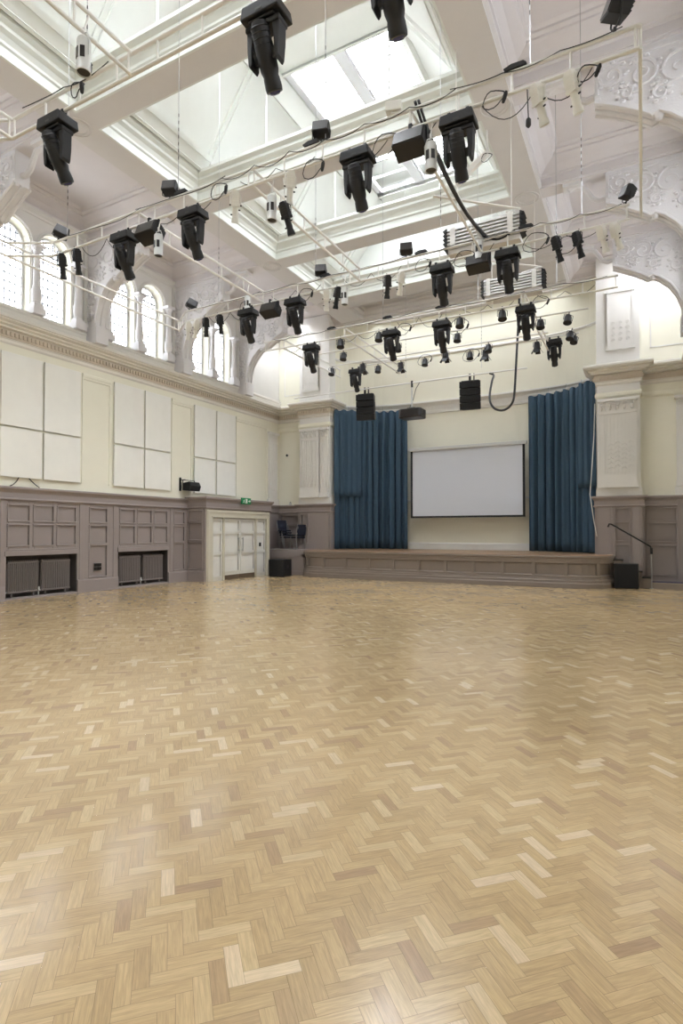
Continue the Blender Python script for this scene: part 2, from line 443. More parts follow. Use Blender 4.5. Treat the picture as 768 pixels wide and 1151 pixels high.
# piers either side of the stage
def pier(x0, x1, inner):
    """inner = +1 if the opening is on the +x side"""
    yf = YE - 0.45
    m = MB(); m.box(x0, x1, yf, YE + 0.05, 2.72, 10.2)
    m.box(x0 - 0.03, x1 + 0.03, yf - 0.02, YE, 2.72, 2.98)
    trim(m, 'plaster')
    m = MB()
    wide0, wide1 = (x0 + 0.12, x0 + 0.92) if inner > 0 else (x1 - 0.92, x1 - 0.12)
    nar0, nar1 = (x1 - 0.34, x1 - 0.06) if inner > 0 else (x0 + 0.06, x0 + 0.34)
    for a, b, p in ((wide0, wide1, 0.10), (nar0, nar1, 0.05)):
        m.box(a - 0.05, b + 0.05, yf - p - 0.05, yf, 2.98, 3.10)
        m.box(a - 0.05, b + 0.05, yf - p - 0.03, yf, 3.10, 3.16)
        m.box(a - 0.02, b + 0.02, yf - p - 0.03, yf, 3.16, 3.32)
        m.box(a, b, yf - p, yf, 3.32, 5.32)
        nfl = max(2, int((b - a) / 0.1)); step = (b - a) / nfl
        for i in range(nfl + 1):
            xx = a + i * step
            m.box(xx - 0.018, xx + 0.018, yf - p - 0.032, yf - p, 3.40, 5.22)
        m.box(a - 0.02, b + 0.02, yf - p - 0.03, yf, 5.24, 5.30)
        # capital: volutes and leaves
        m.box(a, b, yf - p - 0.01, yf, 5.32, 5.62)
        m.box(a - 0.05, b + 0.05, yf - p - 0.07, yf, 5.62, 5.70)
        k = max(2, int((b - a) / 0.17))
        for i in range(k):
            xx = a + (i + 0.5) * (b - a) / k
            sp = [(xx + (0.08 - 0.008 * t) * math.cos(t * 0.8 + (PI if i % 2 else 0)), yf - p - 0.05, 5.52 + (0.08 - 0.008 * t) * math.sin(t * 0.8)) for t in range(9)]
            m.tube(sp, 0.026, 5)
            m.lathe([(0.0, 5.33), (0.03, 5.36), (0.045, 5.42), (0.03, 5.47), (0, 5.48)], (xx, yf - p - 0.02, 0), 8)
    # carved panel up the upper pier
    m.box(wide0, wide1, yf - 0.06, yf, 7.2, 7.32)
    m.box(wide0 + 0.04, wide1 - 0.04, yf - 0.05, yf, 7.32, 8.95)
    for xx in (wide0 + 0.04, wide1 - 0.08): m.box(xx, xx + 0.04, yf - 0.08, yf, 7.32, 8.95)
    m.box(wide0, wide1, yf - 0.09, yf, 8.95, 9.02)
    for i in range(3):
        for j in range(4):
            cxx = wide0 + 0.2 + i * 0.2; cz = 7.5 + j * 0.17
            m.tube([(cxx + (0.065 - 0.006 * t) * math.cos(t * 0.8), yf - 0.055, cz + (0.065 - 0.006 * t) * math.sin(t * 0.8)) for t in range(9)], 0.010, 4)
    # lattice of leaves low on the shaft
    for i in range(4):
        for j in range(6):
            cxx = wide0 + 0.13 + i * 0.18; cz = 3.55 + j * 0.14 + (i % 2) * 0.07
            m.tube([(cxx - 0.07, yf - 0.125, cz), (cxx, yf - 0.13, cz + 0.06), (cxx + 0.07, yf - 0.125, cz)], 0.010, 4)
    trim(m, 'plaster', smooth=True)
pier(PXL0, PXL1, 1); pier(PXR0, PXR1, -1)
# corner pilasters
m = MB()
m.box(XL, XL + 0.09, 18.75, 19.5, 2.72, 2.98)
m.box(XL, XL + 0.07, 18.85, 19.42, 2.98, 5.62)
for i in range(5): m.box(XL + 0.07, XL + 0.085, 18.88 + i * 0.125, 18.90 + i * 0.125, 3.3, 5.25)
m.box(XL, XL + 0.12, 18.78, 19.5, 5.62, 5.7)
for i in range(3): m.tube([(XL + 0.09, 18.95 + i * 0.18 + 0.06 * math.cos(t), 5.5 + 0.06 * math.sin(t)) for t in [k * 0.8 for k in range(8)]], 0.015, 5)
for a, b in ((0.92, XR), ):
    m.box(a - 0.05, b, YE - 0.14, YE, 2.72, 2.98); m.box(a - 0.02, b, YE - 0.12, YE, 3.0, 3.16); m.box(a, b, YE - 0.10, YE, 3.16, 5.62)
    for i in range(5): m.box(a + 0.02 + i * 0.11, a + 0.04 + i * 0.11, YE - 0.115, YE - 0.10, 3.3, 5.25)
    m.box(a - 0.05, b, YE - 0.16, YE, 5.62, 5.7)
    for i in range(3): m.tube([(a + 0.08 + i * 0.17 + 0.06 * math.cos(t), YE - 0.12, 5.5 + 0.06 * math.sin(t)) for t in [k * 0.8 for k in range(8)]], 0.015, 5)
trim(m, 'plaster', smooth=True)
# faint panel mouldings on the end wall above the cornice
m = MB()
for a, b in ((XL + 0.3, PXL0 - 0.2), (0.25, XR - 0.2)):
    for z in (7.25, 9.3): m.box(a, b, YE - 0.02, YE, z, z + 0.035)
    for x in (a, b - 0.035): m.box(x, x + 0.035, YE - 0.02, YE, 7.25, 9.33)
trim(m, 'plaster')

# ---------------------------------------------------------------- main cornice: left wall, end wall, piers, right wall
CLOW = [(0.36, 6.66), (0.325, 6.65), (0.325, 6.625), (0.27, 6.60), (0.22, 6.595), (0.22, 6.555), (0.17, 6.53), (0.15, 6.525), (0.15, 6.485), (0.085, 6.47),
      (0.055, 6.46), (0.055, 6.27), (0.03, 6.24), (0.03, 6.18), (0.0, 6.14)]
CP = [(0.0, 7.06), (0.10, 7.055), (0.13, 7.02), (0.13, 6.98), (0.10, 6.94), (0.10, 6.84), (0.16, 6.79), (0.34, 6.74), (0.36, 6.72)] + CLOW
CE = [(0.0, 6.84), (0.06, 6.82), (0.10, 6.76), (0.34, 6.74), (0.36, 6.72)] + CLOW
yf = YE - 0.45
pathL = [(XL, YF), (XL, YE), (PXL0, YE), (PXL0, yf), (PXL1, yf), (PXL1, YE + 0.3)]
pathR = [(PXR0, YE + 0.3), (PXR0, yf), (PXR1, yf), (PXR1, YE), (XR, YE), (XR, YF)]
m = MB(); m.sweep([(XL, YF), (XL, YE - 0.01)], CP, side=-1); m.sweep([(XR, YE - 0.01), (XR, YF)], CP, side=-1); m.sweep(pathL, [(o + 0.004, z) for o, z in CE], side=-1); m.sweep(pathR, [(o + 0.004, z) for o, z in CE], side=-1)
trim(m, 'cornice')
def along(path, step, fn):
    for i in range(len(path) - 1):
        a, b = Vector(path[i]), Vector(path[i + 1]); d = (b - a); Ln = d.length; d.normalize(); n = Vector((d.y, -d.x))
        k = int(Ln / step)
        for j in range(k):
            fn(a + d * ((j + 0.5) * Ln / k), d, n)
m = MB()
def dent(p, d, n):
    a = p - d * 0.028 + n * 0.05; b = p + d * 0.028 + n * 0.05
    m.bar((a.x + n.x * 0.03, a.y + n.y * 0.03, 6.375), (b.x + n.x * 0.03, b.y + n.y * 0.03, 6.375), 0.07, 0.10)
along(pathL, 0.105, dent); along(pathR, 0.105, dent)
m.sweep(pathL, [(0.0, 6.45), (0.075, 6.45), (0.075, 6.28), (0.0, 6.26)], side=-1)
m.sweep(pathR, [(0.0, 6.45), (0.075, 6.45), (0.075, 6.28), (0.0, 6.26)], side=-1)
trim(m, 'dentil')
# frieze band under the cornice on the end walls
m = MB()
FP = [(0, 5.92), (0.03, 5.92), (0.05, 5.86), (0.05, 5.80), (0.02, 5.76), (0, 5.74)]
m.sweep(pathL[1:], FP, side=-1); m.sweep(pathR[:-1], FP, side=-1)
for a, b in ((10.2, 11.12), (13.5, 14.42), (16.78, 18.75), (6.9, 7.9)):
    m.sweep([(XL, a), (XL, b)], [(0, 5.96), (0.035, 5.94), (0.035, 5.88), (0.02, 5.84), (0.02, 5.80), (0, 5.78)], side=-1)
    for yy in (a, b - 0.03): m.box(XL, XL + 0.02, yy, yy + 0.03, 2.95, 5.8)
trim(m, 'cream')

# ---------------------------------------------------------------- dado panelling
def panel_field(m, org, ux, un, L, rects, t=0.036, z0=0.0, z1=2.72):
    """build stiles and rails (thickness t) on a wall leaving sunk panels rects=[(a0,a1,z0,z1)]"""
    def bx(a0, a1, c0, c1, p0, p1):
        ps = []
        for a in (a0, a1):
            for p in (p0, p1):
                ps.append((org[0] + ux[0] * a + un[0] * p, org[1] + ux[1] * a + un[1] * p))
        (x0, y0), (x1, y1), (x2, y2), (x3, y3) = ps
        vs = [(x0, y0, c0), (x2, y2, c0), (x3, y3, c0), (x1, y1, c0), (x0, y0, c1), (x2, y2, c1), (x3, y3, c1), (x1, y1, c1)]
        m.add(vs, [(0, 3, 2, 1), (4, 5, 6, 7), (0, 1, 5, 4), (1, 2, 6, 5), (2, 3, 7, 6), (3, 0, 4, 7)])
    xs = sorted({0.0, L} | {r[0] for r in rects} | {r[1] for r in rects}); zs = sorted({z0, z1} | {r[2] for r in rects} | {r[3] for r in rects})
    for i in range(len(xs) - 1):
        run = None
        for j in range(len(zs) - 1):
            cxm, czm = (xs[i] + xs[i + 1]) / 2, (zs[j] + zs[j + 1]) / 2
            inside = any(r[0] < cxm < r[1] and r[2] < czm < r[3] for r in rects)
            if not inside:
                run = (run[0], zs[j + 1]) if run else (zs[j], zs[j + 1])
            if inside or j == len(zs) - 2:
                if run: bx(xs[i], xs[i + 1], run[0], run[1], 0, t)
                run = None
    for r in rects:                                     # bolection moulding round each panel
        if len(r) > 4: continue
        w_ = 0.04; pj = t + 0.024
        bx(r[0] - w_, r[1] + w_, r[3], r[3] + w_, 0, pj); bx(r[0] - w_, r[1] + w_, r[2] - w_, r[2], 0, pj)
        bx(r[0] - w_, r[0], r[2], r[3], 0, pj); bx(r[1], r[1] + w_, r[2], r[3], 0, pj)
    return bx

y0, y1 = YF, 14.25
rects = []
for (a, b) in sorted(RECESS):
    rects.append((a - y0, b - y0, 0.04, 1.12, 'open'))
    wdt = (b - a) / 3
    for i in range(3):
        p0, p1 = a + i * wdt + 0.07 - y0, a + (i + 1) * wdt - 0.07 - y0
        rects.append((p0, p1, 1.32, 1.80)); rects.append((p0, p1, 1.92, 2.28))
for a in (10.38, 7.11, 3.84, 0.57):
    rects += [(a - y0 + 0.08, a - y0 + 0.62, 0.42, 1.26), (a - y0 + 0.08, a - y0 + 0.62, 1.34, 1.80), (a - y0 + 0.08, a - y0 + 0.62, 1.92, 2.28)]
rects += [(13.62 - y0, 14.05 - y0, 0.42, 1.26), (13.62 - y0, 14.05 - y0, 1.34, 1.80), (13.62 - y0, 14.05 - y0, 1.92, 2.28)]
m = MB(); back = MB()
panel_field(m, (XL, y0), (0, 1), (1, 0), y1 - y0, rects)
for (a, b) in sorted(RECESS): back.box(XL - 0.01, XL + 0.008, a, b, 1.12, 2.72)
ys = [y0] + [v for ab in sorted(RECESS) for v in ab] + [y1]
for i in range(0, len(ys), 2): back.box(XL - 0.01, XL + 0.008, ys[i], ys[i + 1], 0, 2.72)
# pilaster strips beside each bay
for a in (10.12, 11.22, 13.42, 8.0, 6.85):
    m.box(XL, XL + 0.06, a, a + 0.14, 0, 2.6)
DP = [(0, 2.74), (0.15, 2.73), (0.15, 2.68), (0.10, 2.63), (0.08, 2.60), (0.072, 2.58), (0.072, 2.46), (0.10, 2.44), (0.10, 2.42), (0.066, 2.39), (0, 2.38)]
SK = [(0, 0.37), (0.058, 0.36), (0.072, 0.32), (0.072, 0.04), (0.08, 0.0), (0, 0)]
m.sweep([(XL, y0), (XL, y1)], DP, side=-1)
for i in range(0, len(ys), 2): m.sweep([(XL, ys[i]), (XL, ys[i + 1])], SK, side=-1)
for (a, b) in sorted(RECESS):                              # sill rail and shelf over the radiators
    m.box(XL - 0.2, XL + 0.06, a, b, 0.0, 0.05)
    m.box(XL - 0.02, XL + 0.07, a - 0.03, b + 0.03, 1.06, 1.18)
    m.box(XL - 0.02, XL + 0.05, a - 0.03, b + 0.03, 1.18, 1.22)
trim(m, 'dado', bevel=0.011); trim(back, 'dado')
m = MB()
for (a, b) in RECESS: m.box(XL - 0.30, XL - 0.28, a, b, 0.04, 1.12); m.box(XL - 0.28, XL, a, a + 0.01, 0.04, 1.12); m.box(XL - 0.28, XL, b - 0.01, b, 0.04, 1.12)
trim(m, 'void')  # darker lining on the back and sides of the radiator recesses

# end wall dado left of the stage, round the pier, and right of the stage
def dado_run(pts, rects_by_seg):
    m = MB()
    for i in range(len(pts) - 1):
        a, b = Vector(pts[i]), Vector(pts[i + 1]); d = b - a; Ln = d.length; d.normalize(); n = Vector((d.y, -d.x))
        panel_field(m, (a.x, a.y), (d.x, d.y), (n.x, n.y), Ln, rects_by_seg[i], t=0.062, z0=0, z1=2.6)
        m.box(min(a.x, b.x) - 0.005, max(a.x, b.x) + 0.005, min(a.y, b.y) - 0.008, max(a.y, b.y) + 0.008, 0, 2.7)
    m.sweep(pts, DP, side=-1)
    trim(m, 'dado', bevel=0.011)
dado_run([(XL, 17.8), (XL, YE), (PXL0, YE), (PXL0, yf - 0.02), (PXL1 + 0.02, yf - 0.02), (PXL1 + 0.02, YE + 0.1)],
         [[(0.3, 0.9, 1.3, 1.8)], [(0.2, 1.0, 1.12, 1.86), (0.2, 1.0, 1.96, 2.3)], [], [(0.14, 0.44, 1.2, 1.80), (0.14, 0.44, 1.9, 2.3)], []])
dado_run([(PXR0 - 0.02, YE + 0.1), (PXR0 - 0.02, yf - 0.02), (PXR1 + 0.02, yf - 0.02), (PXR1 + 0.02, YE), (XR, YE)],
         [[], [(0.52, 0.88, 2.02, 2.34), (0.52, 0.88, 1.38, 1.92), (0.52, 0.88, 0.35, 1.24)], [], [(0.15, 0.9, 2.0, 2.34), (0.15, 0.9, 1.36, 1.88), (0.15, 0.9, 0.35, 1.22)]])
m = MB(); m.box(PXR0 + 0.32, PXR0 + 0.4, yf - 0.09, yf, 0, 2.6); m.box(PXR1 - 0.22, PXR1 - 0.02, yf - 0.09, yf, 0, 2.6); m.box(0.92, XR, YE - 0.1, YE, 0, 2.6)
m.box(PXL0 + 0.7, PXL0 + 0.78, yf - 0.07, yf, 0, 2.6)
trim(m, 'dado', bevel=0.011)

# ---------------------------------------------------------------- projecting door lobby on the left wall
BX, BYa, BYb = -12.6, 14.25, 17.8
m = MB()
m.box(XL, BX, BYa, BYa + 0.12, 0, 2.7); m.box(XL, BX, BYb - 0.1, BYb, 0, 2.7); m.box(XL, BX, BYa, BYb, 2.40, 2.7)
m.box(XL, BX - 0.12, BYa + 0.01, BYb, 0, 2.4); m.box(XL, BX - 0.002, BYa - 0.008, BYa + 0.05, 0, 2.6)
panel_field(m, (XL, BYa), (1, 0), (0, -1), BX - XL, [(0.08, 0.68, 0.42, 1.28), (0.08, 0.68, 1.38, 1.92), (0.08, 0.68, 2.02, 2.32)], z0=0, z1=2.6)
DPL = [(0, 2.80), (0.14, 2.79), (0.14, 2.73), (0.09, 2.68), (0.075, 2.64), (0.062, 2.6), (0.062, 2.46), (0.08, 2.44), (0.056, 2.40), (0, 2.39)]
m.sweep([(XL, BYa), (BX, BYa), (BX, BYb), (XL, BYb)], DPL, side=-1)
m.sweep([(XL, BYa), (BX, BYa)], SK, side=-1)
m.box(XL, BX, BYa, BYb, 2.7, 2.79)
trim(m, 'dado', bevel=0.011)
m = MB()                                                  # cream architrave
m.box(BX - 0.1, BX + 0.03, BYa + 0.02, 14.58, 0, 2.38); m.box(BX - 0.1, BX + 0.03, 17.62, BYb, 0, 2.38); m.box(BX - 0.1, BX + 0.03, 14.58, 17.62, 2.12, 2.38)
m.box(BX, BX + 0.055, BYa + 0.06, BYa + 0.12, 0, 2.3); m.box(BX, BX + 0.055, BYa + 0.06, BYb - 0.04, 2.28, 2.34); m.box(BX, BX + 0.055, BYb - 0.1, BYb - 0.04, 0, 2.3)
m.box(BX, BX + 0.045, 14.52, 17.68, 2.12, 2.16)
m.box(BX - 0.1, BX + 0.01, 15.12, 15.2, 0, 2.12); m.box(BX - 0.1, BX + 0.01, 16.95, 17.03, 0, 2.12)
trim(m, 'trimcream', bevel=0.004)
def leaf(name, a, b, z0, z1, handle=None, rails=(1.62, 0.92)):
    t = MB()
    rects = []
    e = 0.07
    zz = [z0 + 0.16] + [rails[1], rails[0]] + [z1 - 0.08]
    for lo, hi in ((z0 + 0.14, rails[1] - 0.05), (rails[1] + 0.05, rails[0] - 0.05), (rails[0] + 0.05, z1 - 0.08)):
        rects.append((e, b - a - e, lo, hi))
    panel_field(t, (BX - 0.07, a), (0, 1), (1, 0), b - a, rects, t=0.025, z0=z0, z1=z1)
    t.box(BX - 0.10, BX - 0.065, a, b, z0, z1)
    return t.build(name, 'doorwhite')
for i, (a, b, z0) in enumerate(((14.6, 15.12, 0.0), (15.21, 16.07, 0.15), (16.08, 16.94, 0.15), (17.03, 17.61, 0.0))):
    d = struct(leaf('door_%d' % (i + 1), a, b, z0, 2.1))
    if i in (1, 2):
        h = MB(); yy = b - 0.10 if i == 1 else a + 0.10
        h.tube([(BX + 0.02, yy, 0.95), (BX + 0.02, yy, 1.45)], 0.016, 8)
        for z in (1.0, 1.4): h.tube([(BX - 0.05, yy, z), (BX + 0.02, yy, z)], 0.01, 6)
        h.build('door_handle', 'metal', d)
        k = MB(); k.box(BX - 0.07, BX - 0.04, a, b, 0.0, 0.15); k.build('kick_plate', 'kick', d)
    if i == 3:
        k = MB(); k.box(BX - 0.045, BX - 0.02, a + 0.2, a + 0.29, 1.1, 1.24); k.build('door_lock', 'socket', d)

# ---------------------------------------------------------------- ceiling
def holed(m, x0, x1, y0, y1, z0, z1, hole):
    a, b, c, d = hole
    m.box(x0, a, y0, y1, z0, z1); m.box(b, x1, y0, y1, z0, z1); m.box(a, b, y0, c, z0, z1); m.box(a, b, d, y1, z0, z1)
HL, HR, HS = (-12.95, -11.75, 17.4, 18.9), (-0.2, 1.0, 17.4, 18.9), (-9.6, -2.4, 19.75, 20.95)  # openings for unseen rooflights, added to brighten end bays and stage recess
m = MB()                                                    # aisle ceilings, with holes for the added rooflights over the end bays
holed(m, XL - 0.45, -10.15, YF, YE + 0.3, ZT, ZT + 0.25, HL); holed(m, -1.8, XR + 0.45, YF, YE + 0.3, ZT, ZT + 0.25, HR)
ceil = struct(m.build('ceiling', 'lavender'))
# cove cornices of the aisle ceilings, one ring for each bay
AC = [(0, 9.74), (0.05, 9.76), (0.05, 9.80), (0.16, 9.90), (0.30, 9.97), (0.34, 10.0), (0.34, 10.04), (0.40, 10.07), (0.40, 10.11), (0.46, 10.15), (0, 10.15)]
m = MB()
for i in range(len(BY) - 1):
    a, b = BY[i] + 0.20, BY[i + 1] - 0.20
    for x0, x1 in ((XL, -9.955), (-2.025, XR)):
        m.sweep([(x0, a), (x0, b), (x1, b), (x1, a), (x0, a)], AC, side=-1)
a, b = BY[-1] + 0.20, YE
for x0, x1 in ((XL, -9.955), (-2.025, XR)): m.sweep([(x0, a), (x0, b), (x1, b), (x1, a), (x0, a)], AC, side=-1)
trim(m, 'lavender')
# longitudinal beams
BL = (-9.95, -9.32); BR = (-2.65, -2.03)
for (a, b), s in ((BL, 1), (BR, -1)):
    m = MB(); m.box(a, b, YF, YE - 0.5, ZS, 10.6)
    o_ = a if s > 0 else b
    m.sweep([(o_, YF), (o_, YE - 0.5)], [(0, ZS + 0.02), (0.05, ZS + 0.06), (0.05, ZS + 0.14), (0.02, ZS + 0.18), (0, ZS + 0.19)], side=s)
    trim(m, 'soffit')
# cross beams over the nave and ribs across the aisles
for i, y in enumerate(BY):
    h = 0.24
    m = MB(); m.box(BL[1], BR[0], y - h, y + h, ZS, 10.12)
    trim(m, 'soffit')
    m = MB()
    m.box(XL, BL[0], y - 0.20, y + 0.20, ZS + 0.02, 10.16); m.box(BR[1], XR, y - 0.20, y + 0.20, ZS + 0.02, 10.16)
    for x0, x1 in ((XL, BL[0]), (BR[1], XR)):
        for q in (-1, 1): m.box(x0, x1, y + q * 0.20 - 0.02, y + q * 0.20 + 0.02, ZS + 0.06, ZS + 0.12)
    trim(m, 'lavender')
# stepped mouldings that line every coffer
MP = [(0, ZS), (0.04, ZS + 0.005), (0.04, ZS + 0.06), (0.012, ZS + 0.08), (0.012, ZS + 0.20), (0.04, ZS + 0.23), (0.04, ZS + 0.28), (0.08, ZS + 0.36),
      (0.14, ZS + 0.42), (0.14, ZS + 0.48), (0.20, ZS + 0.55), (0.20, ZS + 0.62), (0.0, ZS + 0.64)]
m = MB()
for i in range(len(BY) - 1):
    a, b = BY[i] + 0.24, BY[i + 1] - 0.24
    m.sweep([(BL[1], (a + b) / 2), (BL[1], b), (BR[0], b), (BR[0], a), (BL[1], a), (BL[1], (a + b) / 2)], MP, side=-1)
trim(m, 'lantern')
# rosettes where the beams cross
m = MB()
for y in BY:
    for xx in ((BL[0] + BL[1]) / 2, (BR[0] + BR[1]) / 2):
        for rr, tk in ((0.27, 0.02), (0.20, 0.014)):
            m.tube([(xx + rr * math.cos(t), y + rr * math.sin(t), ZS) for t in [2 * PI * k / 24 for k in range(25)]], tk, 5, caps=False)
trim(m, 'soffit', smooth=True)
# lantern roof: sloping sides with sunk panels, ribs over the beams, flat top with skylights
S0, S1, Z0, Z1 = (-9.12, -7.45, 10.12, 12.42)[0], -7.45, 10.12, 12.42
def slope_pt(u, v, side):           # u along the slope 0..1, side -1 left +1 right, v = lift into the room
    x = S0 + (S1 - S0) * u; z = Z0 + (Z1 - Z0) * u
    nx, nz = (Z1 - Z0), -(S1 - S0); k = math.hypot(nx, nz)
    x += nx / k * v; z += nz / k * v
    return (x if side < 0 else 2 * CX - x, z)
def slope_box(m, side, u0, u1, y0, y1, t0, t1):
    q = [slope_pt(u0, t0, side), slope_pt(u1, t0, side), slope_pt(u1, t1, side), slope_pt(u0, t1, side)]
    m.prism(q, 'y', y0, y1)
m = MB()
for side in (-1, 1):
    slope_box(m, side, -0.03, 1.03, YF, 17.3, -0.12, 0.0)
    for y in BY: slope_box(m, side, 0, 1.0, y - 0.28, y + 0.28, 0, 0.10)
    for i in range(len(BY) - 1):
        a, b = BY[i] + 0.28, BY[i + 1] - 0.28
        slope_box(m, side, 0.0, 0.10, a, b, 0, 0.07); slope_box(m, side, 0.88, 1.0, a, b, 0, 0.07)
        for (c0, c1) in ((a, a + 0.10), (b - 0.10, b)): slope_box(m, side, 0.10, 0.88, c0, c1, 0, 0.05)
        slope_box(m, side, 0.10, 0.14, a, b, 0, 0.09); slope_box(m, side, 0.84, 0.88, a, b, 0, 0.09)
# plate that closes the beam tops to the foot of the slopes
for side in (-1, 1):
    xa = BL[0] if side < 0 else 2 * CX - BL[0]; xb = -9.02 if side < 0 else 2 * CX + 9.02
    m.box(xa, xb, YF, 17.3, 10.12, 10.35)
# flat top between the skylights
SKX = (-7.42, -4.54)
ZG = 12.42
edges = [YF]
for c in BAYC: edges += [c - 1.08, c + 1.08]
edges.append(17.3)
for i in range(0, len(edges), 2): m.box(-7.6, -4.36, edges[i], edges[i + 1], ZG, ZG + 0.16)
for c in BAYC:
    m.box(-7.6, SKX[0], c - 1.08, c + 1.08, ZG, ZG + 0.16); m.box(SKX[1], -4.36, c - 1.08, c + 1.08, ZG, ZG + 0.16)
m.box(BL[0], 2 * CX - BL[0], 17.2, 17.4, 9.95, 12.7)
trim(m, 'lantern')
m = MB()
for c in BAYC:
    for k, (p, z) in enumerate(((0.0, ZG), (0.06, ZG - 0.03))):
        m.sweep([(SKX[0], c - 1.08), (SKX[1], c - 1.08), (SKX[1], c + 1.08), (SKX[0], c + 1.08), (SKX[0], c - 1.08)], [(0, z + 0.02), (0.0, z - 0.03), (0.07, z - 0.03), (0.07, z + 0.02)], side=-1)
trim(m, 'lantern')
for c in BAYC:
    wn[0] += 1
    m = MB(); zg = ZG + 0.10
    m.box(SKX[0], SKX[1], c - 1.08, c - 1.02, zg - 0.05, zg + 0.05); m.box(SKX[0], SKX[1], c + 1.02, c + 1.08, zg - 0.05, zg + 0.05)
    m.box(SKX[0], SKX[0] + 0.16, c - 1.08, c + 1.08, zg - 0.05, zg + 0.05); m.box(SKX[1] - 0.08, SKX[1], c - 1.08, c + 1.08, zg - 0.05, zg + 0.05)
    m.box(CX - 0.13, CX + 0.13, c - 1.08, c + 1.08, zg - 0.06, zg + 0.05); m.box(CX - 0.17, CX - 0.13, c - 1.08, c + 1.08, zg - 0.02, zg + 0.03); m.box(CX + 0.13, CX + 0.17, c - 1.08, c + 1.08, zg - 0.02, zg + 0.03)
    for q in (-0.36, 0.36): m.box(SKX[0], SKX[1], c + q - 0.02, c + q + 0.02, zg - 0.03, zg + 0.03)
    root = struct(m.build('window_%d' % wn[0], 'frame'))
    g = MB(); g.add([(SKX[0], c - 1.05, zg + 0.01), (SKX[1], c - 1.05, zg + 0.01), (SKX[1], c + 1.05, zg + 0.01), (SKX[0], c + 1.05, zg + 0.01)], [(0, 1, 2, 3)]); g.build('pane', 'glass', root)
# slim white rods that tie the ribs to the beams
for y in BY[3:6]:
    for x in (-7.5, -4.46):
        m = MB(); m.tube([(x, y, 10.1), (x, y, 12.44)], 0.022, 8); trim(m, 'whitemetal', smooth=True)
# soffit over the mouth of the stage
m = MB()
m.box(BL[1] + 0.002, BR[0] - 0.002, BY[-1] + 0.241, 17.55, ZS - 0.002, 10.1); m.box(BL[0], BR[1], 18.75, 19.22, ZS - 0.03, 10.1)
m.box(BL[1] + 0.001, BL[1] + 0.25, 17.55, 18.75, ZS - 0.004, 10.1); m.box(BR[0] - 0.25, BR[0] - 0.001, 17.55, 18.75, ZS - 0.004, 10.1)
m.box(BL[1] + 0.25, BR[0] - 0.25, 17.55, 18.75, 9.85, 10.08)
m.sweep([(BL[1] + 0.25, 17.55), (BR[0] - 0.25, 17.55), (BR[0] - 0.25, 18.75), (BL[1] + 0.25, 18.75), (BL[1] + 0.25, 17.55)], [(0.0, ZS - 0.02), (-0.03, ZS - 0.02), (0.04, ZS + 0.05), (0.04, ZS + 0.12), (0.12, ZS + 0.2), (0.12, ZS + 0.28), (0.18, ZS + 0.33), (0, ZS + 0.34)], side=1)
trim(m, 'soffit')
m = MB(); holed(m, PXL0, PXR1, 19.1, YE + 2.3, 10.15, 10.35, HS); trim(m, 'lavender')
for (a, b, c, d) in (HL, HR, HS):  # added rooflights, out of view, letting extra daylight onto the stage end
    wn[0] += 1
    area('skylight_portal', ((a + b) / 2, (c + d) / 2, 10.44), (0, 0, 0), b - a, d - c, portal=True)
    m = MB(); z = 10.36
    m.box(a, b, c - 0.05, c + 0.05, z, z + 0.06); m.box(a, b, d - 0.05, d + 0.05, z, z + 0.06); m.box(a - 0.05, a + 0.05, c, d, z, z + 0.06); m.box(b - 0.05, b + 0.05, c, d, z, z + 0.06)
    k = max(1, int((b - a) / 0.9))
    for i in range(1, k): m.box(a + (b - a) * i / k - 0.02, a + (b - a) * i / k + 0.02, c, d, z, z + 0.05)
    root = struct(m.build('window_%d' % wn[0], 'frame'))
    g = MB(); g.add([(a, c, z + 0.02), (b, c, z + 0.02), (b, d, z + 0.02), (a, d, z + 0.02)], [(0, 1, 2, 3)]); g.build('pane', 'addedglass' if a == HS[0] else 'glass', root)

